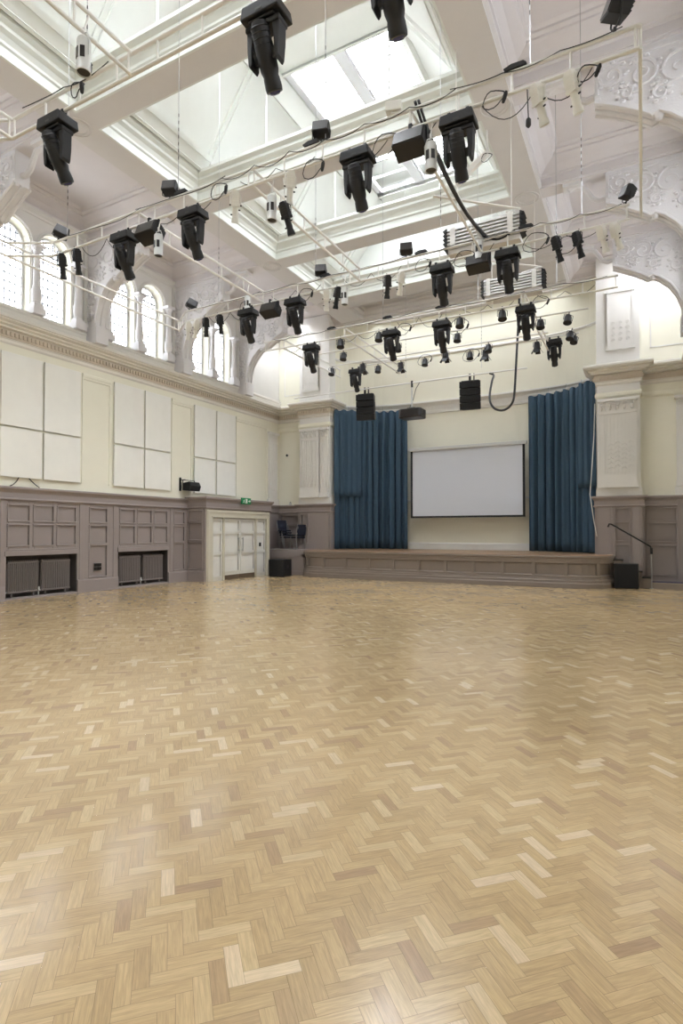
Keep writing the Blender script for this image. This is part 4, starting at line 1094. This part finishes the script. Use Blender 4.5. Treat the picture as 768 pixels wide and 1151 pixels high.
def mk_flood():
    r_ = empty('flood_light', (0, 0, 0)); T = Matrix.Translation((0, 0, -0.17)) @ Matrix.Rotation(R(-22), 4, 'X')
    m = MB(T); m.prism([(-0.10, -0.09), (-0.10, 0.11), (-0.02, 0.13), (0.12, 0.08), (0.12, -0.08)], 'x', -0.18, 0.18)
    for i in range(5): m.box(-0.17, 0.17, -0.02 + i * 0.025, -0.01 + i * 0.025, 0.10, 0.135 - 0.002 * i)
    hb = m.build('housing', 'black', r_, bevel=0.008)
    g = MB(T); g.box(-0.165, 0.165, -0.112, -0.10, -0.08, 0.095); g.build('front_glass', 'glassdark', r_)
    b = MB()
    for s in (-1, 1): b.box(s * 0.185, s * 0.20, -0.015, 0.015, -0.18, -0.02)
    b.box(-0.2, 0.2, -0.015, 0.015, -0.03, -0.015); b.box(-0.02, 0.02, -0.02, 0.02, -0.03, 0.05); b.build('bracket', 'black', r_)
    return r_
def mk_small():
    r_ = empty('small_flood_light', (0, 0, 0)); T = Matrix.Translation((0, 0, 0.14)) @ Matrix.Rotation(R(-18), 4, 'X')
    m = MB(T); m.prism([(-0.06, -0.075), (-0.06, 0.085), (0.0, 0.09), (0.08, 0.06), (0.08, -0.06)], 'x', -0.10, 0.10)
    for i in range(4): m.box(-0.095, 0.095, 0.07, 0.088, -0.04 + i * 0.025, -0.03 + i * 0.025)
    m.build('housing', 'black', r_, bevel=0.006)
    g = MB(T); g.box(-0.09, 0.09, -0.068, -0.06, -0.065, 0.075); g.build('front_glass', 'glassdark', r_)
    b = MB(); b.tube([(-0.108, 0, 0.14), (-0.108, 0, 0.05), (-0.06, 0, 0.025), (0.06, 0, 0.025), (0.108, 0, 0.05), (0.108, 0, 0.14)], 0.007, 6); b.tube([(0, 0, 0.03), (0, 0, -0.02)], 0.012, 6); b.build('bracket', 'black', r_)
    return r_
def mk_can():
    r_ = empty('white_lamp_can', (0, 0, 0))
    m = MB(); m.lathe([(0.03, -0.075), (0.055, -0.085), (0.06, -0.10), (0.06, -0.37), (0.064, -0.375), (0.064, -0.385), (0.056, -0.385), (0.054, -0.36)], (0, 0, 0), 18); c = m.build('can', 'whitecan', r_, smooth=True)
    for a in (-110, -50, 130):
        T = Matrix.Rotation(R(a), 4, 'Z'); q = MB(T)
        q.box(0.055, 0.0625, -0.020, 0.020, -0.28, -0.18); q.build('vent', 'glassdark', c)
    m = MB(); m.lathe([(0.0, -0.372), (0.054, -0.374), (0.054, -0.37)], (0, 0, 0), 16); m.build('lamp_face', 'glassdark', c)
    m = MB(); m.tube([(-0.064, 0, -0.24), (-0.07, 0, -0.10), (-0.04, 0, -0.03), (0.04, 0, -0.03), (0.07, 0, -0.10), (0.064, 0, -0.24)], 0.006, 6); m.tube([(0, 0, -0.03), (0, 0, 0.02)], 0.014, 6); m.build('bracket', 'whitecan', r_)
    return r_
def mk_profile(mt, mt2):
    r_ = empty('profile_spotlight', (0, 0, 0)); T = Matrix.Translation((0, 0, -0.21)) @ Matrix.Rotation(R(24), 4, 'X')
    m = MB(T); m.box(-0.06, 0.06, -0.055, 0.055, 0.0, 0.17); m.prism([(-0.05, 0.17), (0.05, 0.17), (0.035, 0.20), (-0.035, 0.20)], 'y', -0.045, 0.045)
    m.box(-0.068, 0.068, -0.062, 0.062, -0.02, 0.015)
    for i in range(4): m.box(-0.065, 0.065, -0.058, 0.058, 0.05 + i * 0.03, 0.057 + i * 0.03)
    m.build('lamp_housing', mt, r_, bevel=0.005)
    m = MB(T); m.lathe([(0.048, 0.0), (0.046, -0.10), (0.05, -0.12), (0.046, -0.16), (0.058, -0.20), (0.06, -0.24), (0.05, -0.24)], (0, 0, 0), 14); tb = m.build('lens_tube', mt, r_, smooth=True)
    m = MB(T); m.lathe([(0, -0.236), (0.05, -0.238), (0.05, -0.23)], (0, 0, 0), 14); m.build('lens', 'glassdark', tb)
    for z, s in ((-0.06, 1), (-0.13, -1), (0.0, 1), (0.0, -1)):
        m = MB(T); m.tube([(s * 0.045, 0, z), (s * (0.075 if z else 0.095), 0, z)], 0.010, 6); m.build('knob', mt2, r_)
    m = MB(); m.tube([(-0.08, 0, -0.21), (-0.08, 0, -0.06), (-0.05, 0, -0.03), (0.05, 0, -0.03), (0.08, 0, -0.06), (0.08, 0, -0.21)], 0.007, 6); m.tube([(0, 0, -0.03), (0, 0, 0.03)], 0.013, 6); m.build('bracket', mt, r_)
    return r_
def mk_fresnel(barn):
    r_ = empty('fresnel_spotlight', (0, 0, 0)); T = Matrix.Translation((0, 0, -0.17)) @ Matrix.Rotation(R(-14 if not barn else 6), 4, 'X')
    m = MB(T); m.lathe([(0.04, 0.11), (0.065, 0.10), (0.075, 0.06), (0.078, -0.03), (0.088, -0.05), (0.088, -0.07), (0.07, -0.07)], (0, 0, 0), 14)
    m.box(-0.05, 0.05, -0.04, 0.04, 0.06, 0.115); hb = m.build('housing', 'black', r_, smooth=True)
    m = MB(T); m.lathe([(0, -0.068), (0.07, -0.066), (0.07, -0.06)], (0, 0, 0), 14); m.build('lens', 'glassdark', hb)
    if barn:
        m = MB(T)
        for a in range(4):
            Q = Matrix.Rotation(a * PI / 2, 4, 'Z'); q = MB(Q); q.prism([(0.075, -0.07), (0.08, -0.065), (0.14, -0.155), (0.135, -0.16)], 'y', -0.06, 0.06)
            m.add(q.v, q.f)
        m.build('barn_door', 'black', r_)
    m = MB(); m.tube([(-0.095, 0, -0.17), (-0.095, 0, -0.06), (0, 0, -0.035), (0.095, 0, -0.06), (0.095, 0, -0.17)], 0.007, 6); m.tube([(0, 0, -0.035), (0, 0, 0.03)], 0.012, 6); m.build('bracket', 'black', r_)
    return r_
PRO = {}
def proto(k):
    if k not in PRO:
        PRO[k] = {'MH': mk_moving, 'FL': mk_flood, 'FU': mk_small, 'PC': mk_can, 'PB': lambda: mk_profile('black', 'black'),
                  'PW': lambda: mk_profile('profwhite', 'black'), 'FR': lambda: mk_fresnel(False), 'FB': lambda: mk_fresnel(True)}[k]()
        return PRO[k]
    return copy_tree(PRO[k])
KIND = {'MH': ('black moving head spotlight hanging', 'spotlight', 'black moving head lights'), 'FL': ('wide black flood light hanging', 'flood light', 'wide black flood lights'),
        'FU': ('small black flood light standing up', 'flood light', 'small black flood lights on top of the trusses'), 'PC': ('white cylindrical lamp can hanging', 'lamp', 'white lamp cans'),
        'PB': ('slim black profile spotlight hanging', 'spotlight', 'black profile spotlights'), 'PW': ('slim cream profile spotlight hanging', 'spotlight', 'cream profile spotlights'),
        'FR': ('small round black spotlight hanging', 'spotlight', 'small black spotlights'), 'FB': ('small black barn door spotlight hanging', 'spotlight', 'small black spotlights')}
TR = {'A': (YA, 'the nearest truss'), 'B': (YB, 'the second truss'), 'C': (YC, 'the third truss'), 'D': (YD, 'the fourth truss'),
      'E': (12.7, 'the first thin pipe'), 'F': (13.8, 'the second thin pipe'), 'G': (14.6, 'the third thin pipe')}
# kind, truss: list of (x, turn in degrees, tilt in degrees sideways)
FX = {('MH', 'A'): [(-5.46, 0, 0), (-2.75, 0, 0), (-1.61, 0, 0)], ('MH', 'B'): [(-6.71, 0, 0), (-5.38, 0, 0), (-2.87, 0, 0), (-1.68, 0, 0)],
      ('MH', 'C'): [(-6.85, 0, 0), (-5.75, 0, 0), (-2.88, 0, 0), (-1.82, 0, 0)], ('MH', 'D'): [(-6.84, 0, 0), (-4.80, 0, 0), (-3.66, 0, 0), (-1.97, 0, 0)],
      ('MH', 'G'): [(-7.30, 0, 0), (-1.87, 0, 0)],
      ('FL', 'B'): [(-6.20, 0, 0), (-2.22, 0, 0)], ('FL', 'C'): [(-6.32, 0, 0), (-2.28, 0, 0)],
      ('FU', 'B'): [(-8.23, 50, 20), (-5.81, 20, 0), (-3.36, 16, 0), (-0.19, -70, 25)], ('FU', 'C'): [(-8.40, 45, 25), (-5.19, 20, 0), (-3.51, 16, 0), (-0.17, -60, 15)],
      ('PC', 'B'): [(-5.97, 0, 0), (-4.04, 0, 0), (-1.97, 0, 0)], ('PC', 'C'): [(-6.83, 0, 0), (-4.67, 0, 0), (-2.26, 0, 0)],
      ('PB', 'B'): [(-8.16, 60, -8), (-7.82, 70, -14), (-3.87, 0, -6)], ('PB', 'C'): [(-7.97, 60, -10), (-7.62, 66, -18), (-4.85, 50, 0), (-3.87, 40, -4), (-1.09, -30, 0), (-0.79, -40, 4)],
      ('PW', 'B'): [(-4.65, 40, 0), (-3.80, 40, 0), (-0.85, -40, 6), (-0.55, -30, 0)], ('PW', 'C'): [(-8.42, 50, 0), (-8.20, 60, 0), (-5.07, 30, 0), (-3.61, 40, 0), (-0.47, -30, 0), (-0.28, -50, 6)],
      ('FR', 'D'): [(-6.06, 20, 0), (-5.10, 0, 0), (-3.28, 10, 0), (-2.42, 20, 0)], ('FR', 'E'): [(-6.70, 0, 0), (-5.2, 0, 0), (-3.73, 0, 0), (-1.90, 10, 0), (-1.32, 30, 12)],
      ('FR', 'F'): [(-7.62, 40, 10), (-3.28, 0, 0), (-1.38, 30, 16)], ('FB', 'F'): [(-6.68, 0, 0), (-4.36, 0, 0)],
      ('FR', 'G'): [(-6.59, 0, 0), (-5.19, 0, 0), (-3.95, 10, 0), (-1.37, 40, 20)], ('FB', 'G'): [(-5.89, 0, 0), (-3.55, 0, 0), (-2.27, 0, 0)]}
ORD = ['first', 'second', 'third', 'fourth', 'fifth', 'sixth']
for (k, t), lst in FX.items():
    y, where = TR[t]; txt, cat, grp = KIND[k]
    for i, (x, rz, ry) in enumerate(lst):
        o = proto(k)
        z = ZTOP + 0.02 if k == 'FU' else (ZBOT if t in 'ABCD' else {'E': 6.26, 'F': 6.26, 'G': 6.40}[t])
        if k == 'PC' and t == 'C' and i in (0, 2): z = ZTOP + 0.06
        if k == 'PC' and t == 'B': z = 5.90
        if (k, t, i) == ('PB', 'B', 2): z = 5.72
        o.location = (x, y + (0.0 if k != 'PC' else -0.05), z); o.rotation_euler = (0, R(ry), R(rz))
        if (k, t, i) == ('FU', 'B', 3): o.scale = (1.35, 1.35, 1.35)
        if k in ('PB', 'PW'): o.scale = (0.84, 0.84, 0.88)
        n = len(lst)
        num = ["", "one", "two", "three", "four", "five", "six"][n]
        pos = 'only one' if n == 1 else f'leftmost of {num}' if i == 0 else f'rightmost of {num}' if i == n - 1 else f'{ORD[i]} of {num} from left'
        tag(o, f'{txt.replace("hanging", "") .replace("standing up", "").strip()}, {pos} {"on top of" if k == "FU" else "under"} {where}', cat, grp)
        if z < ZBOT - 0.1 and t in 'AB':
            m = MB(); m.tube([(0, 0, 0), (0, 0.05 if k == 'PC' else 0, ZBOT - z)], 0.008, 6); m.build('drop_rod', 'whitemetal', o)
o = proto('PC'); o.location = (-4.35, 3.3, ZBOT + 0.02); o.scale = (1, 1, 1); tag(o, 'big white lamp can hanging at the top left, near the camera', 'lamp', 'white lamp cans')
o = proto('FU'); o.location = (-6.7, 3.62, ZBOT - 0.28); o.rotation_euler = (0, 0, R(60)); tag(o, 'black flood light cut by the left edge of the photo', 'flood light')

CON = []
# ---- cables strung along the trusses, loops, plugs
rnd = random.Random(8)
def smooth_path(P, k=5):
    P = [Vector(p) for p in P]; out = []
    for i in range(len(P) - 1):
        a, b, c, d = P[max(0, i - 1)], P[i], P[i + 1], P[min(len(P) - 1, i + 2)]
        for j in range(k):
            t = j / k; out.append(0.5 * ((2 * b) + (c - a) * t + (2 * a - 5 * b + 4 * c - d) * t * t + (3 * b - a - 3 * c + d) * t ** 3))
    out.append(P[-1]); return out
def cable(pts, r, lab, mt='cable', grp='black cables on the lighting rig'):
    if r > 0.01: pts = smooth_path(pts)
    m = MB(); m.tube(pts, r, 5); return tag(m.build('power_cable', mt, smooth=True), lab, 'cable', grp)
def wander(x0, x1, y, z, n, sag, jit):
    pts = []; nn = max(6, int(abs(x1 - x0) / 0.06)); p1, p2 = rnd.uniform(0, 6), rnd.uniform(0, 6)
    for i in range(nn + 1):
        t = i / nn; q = (t * n) % 1; x = x0 + (x1 - x0) * t
        pts.append((x, y + jit * math.sin(3.1 * x + p1), z - sag * 4 * q * (1 - q) + jit * 0.7 * math.sin(5.3 * x + p2)))
    return pts
def clabel(i, n, where): return f'black cable along the top of {where}, {["left end", "left of centre", "centre", "right of centre", "right end"][i]} stretch'
for t, x0, x1 in (('A', -6.0, 0.4), ('B', -8.0, -0.2), ('C', -8.2, -0.3), ('D', -7.9, -0.6)):
    y, where = TR[t]; seg = (x1 - x0) / 5
    for i in range(5):
        if t == 'A' and i in (1, 2): continue
        a = x0 + i * seg
        hi = rnd.random() < 0.5
        cable(wander(a, a + seg * 1.05, y - 0.03, ZTOP + 0.02, rnd.choice([1, 2, 3]), 0.02 + 0.07 * rnd.random(), 0.015), 0.005, clabel(i, 5, where))
        if t != 'A': cable(wander(a + 0.3, a + seg * 0.9, y + 0.03, ZBOT + (0.02 if hi else 0.12), 2, 0.10 + 0.14 * rnd.random(), 0.02), 0.005, f'drooping black cable between chords of {where}, {["left end", "left of centre", "centre", "right of centre", "right end"][i]}')
# loose loops and plugs beside lamps
def loop(c, r, lab, n=16):
    pts = [(c[0] + r * math.cos(a) * (1 + 0.2 * math.sin(2 * a)), c[1] + 0.02 * math.sin(a * 2), c[2] + r * 0.8 * math.sin(a)) for a in [2 * PI * 1.2 * k / n for k in range(n + 1)]]
    cable(pts, 0.006, lab, grp='coiled cable loops')
LP = [(-5.1, YA, 6.2, 0.09), (-4.95, YA, 6.36, 0.06), (-2.45, YA, 6.18, 0.10), (-1.3, YB, 6.06, 0.11), (-2.5, YB, 5.98, 0.16), (-3.45, YB, 6.0, 0.14), (-0.42, YB, 6.0, 0.09), (-4.9, YB, 6.14, 0.13), (-6.9, YC, 6.1, 0.12),
      (-5.5, YC, 6.05, 0.15), (-2.5, YC, 6.05, 0.16), (-1.4, YC, 6.05, 0.18), (-0.95, YC, 5.9, 0.16), (-3.2, YC, 6.1, 0.13), (-4.5, YD, 6.0, 0.16), (-3.3, YD, 5.85, 0.2), (-1.7, YD, 6.05, 0.15), (-3.7, 13.8, 6.0, 0.2), (-4.9, 13.8, 6.05, 0.18)]
seen = {}
for i, (x, y, z, r) in enumerate(sorted(LP, key=lambda q: (q[1], q[0]))):
    seen[y] = seen.get(y, 0) + 1; nth = ORD[seen[y] - 1]
    tw = {YA: 'nearest', YB: 'second', YC: 'third', YD: 'fourth'}.get(y, 'thin pipe behind')
    loop((x, y - 0.04, z), r, f'loose black cable loop, {nth} from the left on the {tw if y in (YA, YB, YC, YD) else "rear"} {"truss" if y in (YA, YB, YC, YD) else "pipe"}')
    m = MB(); m.lathe([(0.0, -0.06), (0.016, -0.05), (0.022, -0.01), (0.022, 0.03), (0.01, 0.05), (0, 0.05)], (0, 0, 0), 8)
    p = m.build('cable_plug', 'cable', smooth=True); p.location = (x + r, y - 0.05, z - 0.02); p.rotation_euler = (0.4, 0.5, 0)
    tag(p, f'small black plug beside the {nth} cable loop from the left on the {tw if y in (YA, YB, YC, YD) else "rear"} {"truss" if y in (YA, YB, YC, YD) else "pipe"}', 'plug', 'cable plugs')
for x, y, z, ln, lab in ((-0.98, YB, 6.08, 0.30, 'black plug dangling on a short lead at the right part of the second truss'),):
    m = MB(); m.tube([(0, 0, 0), (0.01, 0, -ln)], 0.006, 5); m.lathe([(0.01, -ln - 0.1), (0.026, -ln - 0.08), (0.026, -ln - 0.02), (0.01, -ln)], (0.01, 0, 0), 8)
    p = m.build('hanging_plug', 'cable', smooth=True); p.location = (x, y, z); tag(p, lab, 'plug')
seen = {}
for i, (x, y) in enumerate(sorted(((-5.6, YB), (-3.5, YB), (-1.1, YB), (-5.1, YC), (-3.25, YC), (-1.55, YC), (-6.3, YD), (-4.9, YD), (-3.7, YD)))):
    m = MB(); m.prism([(-0.09, 0), (-0.11, 0.03), (-0.03, 0.055), (0.09, 0.05), (0.12, 0.02), (0.1, 0)], 'y', -0.03, 0.03)
    p = m.build('cable_connector', 'black', bevel=0.005); p.location = (x, y, ZTOP + 0.015); tag(p, f'flat black cable connector, {ORD[sum(1 for q in CON if q == y)]} from the left on top of the {({YB: "second", YC: "third", YD: "fourth"})[y]} truss', 'connector', 'cable connectors on the trusses'); CON.append(y)
# junction box on the second truss
m = MB(); m.box(-0.09, 0.09, -0.05, 0.05, 0, 0.11); m.box(-0.03, 0.14, -0.03, 0.03, -0.03, 0.0); o = m.build('junction_box', 'profwhite', bevel=0.01); o.location = (-2.42, YB, ZTOP + 0.04); o.rotation_euler = (0, 0, R(15)); tag(o, 'cream junction box on top of the second truss, against the skylight', 'box')
# heavy cables along the middle ladder
for dx, lab in ((0.05, 'left'), (0.09, 'right')):
    pts = [(-2.22 + dx, YB + (YC - YB) * t, ZTOP + 0.03 - 0.25 * math.sin(PI * t) ** 1 * (0.6 + dx * 4) ) for t in [k / 14 for k in range(15)]]
    pts = [(pts[0][0], pts[0][1], pts[0][2] + 0.05)] + pts[1:] + [(-1.95, YC, 6.25), (-1.7, YC, 6.33)]
    cable(pts, 0.017, f'thick black cable sagging beside the cable ladder, {lab} one of two', grp='thick multicore cables')
# long hose dropping in front of the stage
cable(
      [(-2.80, 15.2, 8.3), (-2.81, 15.2, 7.4), (-2.86, 15.2, 6.6), (-2.90, 15.2, 5.9), (-2.93, 15.2, 5.4), (-2.97, 15.2, 5.1), (-3.08, 15.2, 4.93), (-3.26, 15.2, 4.86), (-3.45, 15.2, 4.93), (-3.58, 15.25, 5.12), (-3.63, 15.4, 5.4), (-3.64, 15.7, 5.8), (-3.66, 16.0, 6.05), (-3.78, 16.0, 6.12)],
      0.030, 'long thick black hose hanging in a loop to the right of the loudspeakers', grp='thick multicore cables')

# ---- suspension wires
WR = [(-5.0, YA), (-8.0, YB), (-5.65, YB), (-3.3, YB), (-0.95, YB), (-7.6, YC), (-5.3, YC), (-2.9, YC), (-0.75, YC), (-5.0, YD), (-2.9, YD), (-1.4, YD), (-4.6, 14.6), (-6.3, 16.0), (-4.0, 16.0)]
for i, (x, y) in enumerate(WR):
    top = 9.52 if any(abs(y - b) < 0.2 for b in BY) else (10.15 if (x < -9.95 or x > -2.0) else None)
    if top is None:
        top = 12.42
        if x < -7.45: top = 10.12 + (x + 9.12) / 1.67 * 2.3 if x > -9.1 else 10.0
        if x > -4.5: top = 10.12 + (-2.84 - x) / 1.67 * 2.3 if x < -2.85 else 10.0
        if x > -2.7: top = 9.52
    m = MB(); m.tube([(0, 0, 0), (0, 0, top - ZTOP)], 0.005, 5)
    o = empty('suspension_wire', (x, y, ZTOP)); mm = m.build('wire', 'metal', o)
    k = MB()
    for j in range(7): k.lathe([(0.0, 0.50 + j * 0.1), (0.006, 0.52 + j * 0.1), (0.006, 0.56 + j * 0.1), (0.0, 0.58 + j * 0.1)], (0, 0, 0), 6)
    k.build('chain', 'glassdark', o)
    same = [q[0] for q in WR if q[1] == y]; kk = sorted(same).index(x)
    wh = {YA: 'nearest truss', YB: 'second truss', YC: 'third truss', YD: 'fourth truss', 14.6: 'third thin pipe', 16.0: 'front pipe'}[y]
    tag(o, f'thin steel suspension wire with chain, {ORD[kk] + " from the left" if len(same) > 1 else "the only one"} on the {wh}', 'wire', 'suspension wires of the rig')

# ---- louvred heaters with white support arms
def heater(loc, lab):
    r_ = empty('louvred_heater', loc); tag(r_, lab, 'heater', 'white louvred ceiling units')
    m = MB()
    for i in range(6):
        z = 0.04 + i * 0.065
        m.prism([(-0.07, z), (-0.05, z + 0.046), (0.18, z + 0.05), (0.2, z + 0.0)], 'x', -0.68, 0.68)
    m.build('slats', 'whitecan', r_)
    m = MB(); m.box(-0.62, 0.62, 0.0, 0.16, 0.02, 0.42); m.build('core', 'soffit', r_)
    for x in (-0.56, 0.50):
        m = MB(); m.box(x - 0.05, x + 0.05, -0.075, -0.055, 0.02, 0.43); m.build('strap', 'whitemetal', r_)
    for s in (-1, 1):
        m = MB()
        for i in range(5):
            z = 0.02 + i * 0.08; m.prism([(s * 0.67, z), (s * 0.75, z + 0.04), (s * 0.67, z + 0.08)], 'y', -0.08, 0.2)
        m.build('end_cap', 'black', r_)
    m = MB(); m.box(-0.66, 0.66, -0.02, 0.25, -0.06, 0.02); m.build('tray', 'soffit', r_)
    m = MB(); m.bar((0.66, 0.0, 0.48), (-0.55, -1.2, 0.42), 0.05, 0.02); m.bar((0.66, 0.0, 0.48), (0.2, 0.1, 0.48), 0.05, 0.02); m.build('support_arm', 'whitemetal', r_)
    for x in (-0.5, 0.5):
        m = MB(); m.tube([(x, 0.08, 0.42), (x, 0.08, 9.5 - loc[2] + 0.0)], 0.008, 6); m.build('hanger', 'whitemetal', r_)
heater((-2.56, 10.40, 6.97), 'white louvred heater with black zigzag ends above the third truss')
heater((-2.68, 13.70, 7.32), 'white louvred heater with black zigzag ends, farther one nearer the stage')
m = MB(); m.bar((-2.62, 8.9, 7.28), (-2.12, 8.9, 7.64), 0.08, 0.08); m.bar((-2.12, 8.9, 7.6), (-2.12, 8.9, 8.0), 0.02, 0.02)
m.bar((-2.62, 8.9, 7.30), (-2.62, 8.9, 9.5), 0.015, 0.015); tag(m.build('support_bar', 'whitemetal'), 'flat white support bar with a cable coil hanging under the skylight at the right', 'bar')
loop((-2.12, 8.86, 7.55), 0.08, 'black cable coil hung on the end of the flat white support bar')

# ---- line array loudspeakers and projector on the front pipe
def array(x, n, lab):
    r_ = empty('line_array_loudspeaker', (x, 16.0, 6.13), R(8)); tag(r_, lab, 'loudspeaker', 'hanging loudspeakers in front of the stage')
    for i in range(n):
        z = -0.16 - i * 0.205; T = Matrix.Translation((0, 0.02 * i, z)) @ Matrix.Rotation(R(3 * i), 4, 'X')
        m = MB(T); m.prism([(-0.30, 0.0), (0.30, 0.0), (0.24, 0.34), (-0.24, 0.34)], 'z', -0.19, 0.0)
        m.v = m.v; b = m.build('cabinet', 'black', r_, bevel=0.008)
        g = MB(T); g.box(-0.28, 0.28, -0.012, 0.0, -0.175, -0.015); g.build('grille', 'blackmatt', b)
    m = MB(); m.box(-0.25, 0.25, 0.05, 0.09, -0.16, -0.13); m.box(-0.03, 0.03, 0.0, 0.06, -0.14, 0.05); m.box(0.10, 0.13, 0.0, 0.06, -0.14, 0.05); m.build('flying_frame', 'black', r_)
array(-7.68, 4, 'black line array loudspeaker hanging in front of the left blue curtain')
array(-4.34, 4, 'black line array loudspeaker hanging right of the projector, above the screen')
pj = empty('projector', (-6.10, 16.0, 6.13)); tag(pj, 'dark grey projector hanging on a white pole between the two loudspeakers', 'projector')
m = MB(); m.tube([(0, 0, -0.12), (0, 0, -0.78)], 0.028, 10); m.build('pole', 'whitecan', pj, smooth=True)
m = MB(); m.tube([(0, 0, 0.06), (0, 0, -0.14)], 0.035, 8); m.box(-0.12, 0.12, -0.1, 0.1, -0.80, -0.76); m.build('mount', 'black', pj)
m = MB(); m.prism([(-0.36, -0.20), (-0.30, -0.27), (0.30, -0.27), (0.37, -0.20), (0.37, 0.2), (0.30, 0.27), (-0.30, 0.27), (-0.36, 0.2)], 'z', -1.08, -0.81); m.build('case', 'glassdark', pj, bevel=0.03)
T = Matrix.Translation((0.12, 0.27, -0.94)) @ Matrix.Rotation(R(-90), 4, 'X'); m = MB(T); m.lathe([(0.08, 0), (0.075, 0.06), (0.06, 0.07), (0, 0.06)], (0, 0, 0), 14); m.build('lens', 'lens', pj, smooth=True)
m = MB(); m.box(-0.372, -0.36, -0.1, 0.1, -1.01, -0.88)
for i in range(4): m.box(0.37, 0.378, -0.12, 0.12, -1.02 + i * 0.045, -1.00 + i * 0.045)
m.build('vents', 'black', pj)
m = MB(); m.tube([(0.25, 0, 0.0), (0.12, 0, -0.2), (0.02, 0.05, -0.5), (-0.15, 0.08, -0.81)], 0.01, 5); m.build('cable', 'cable', pj)
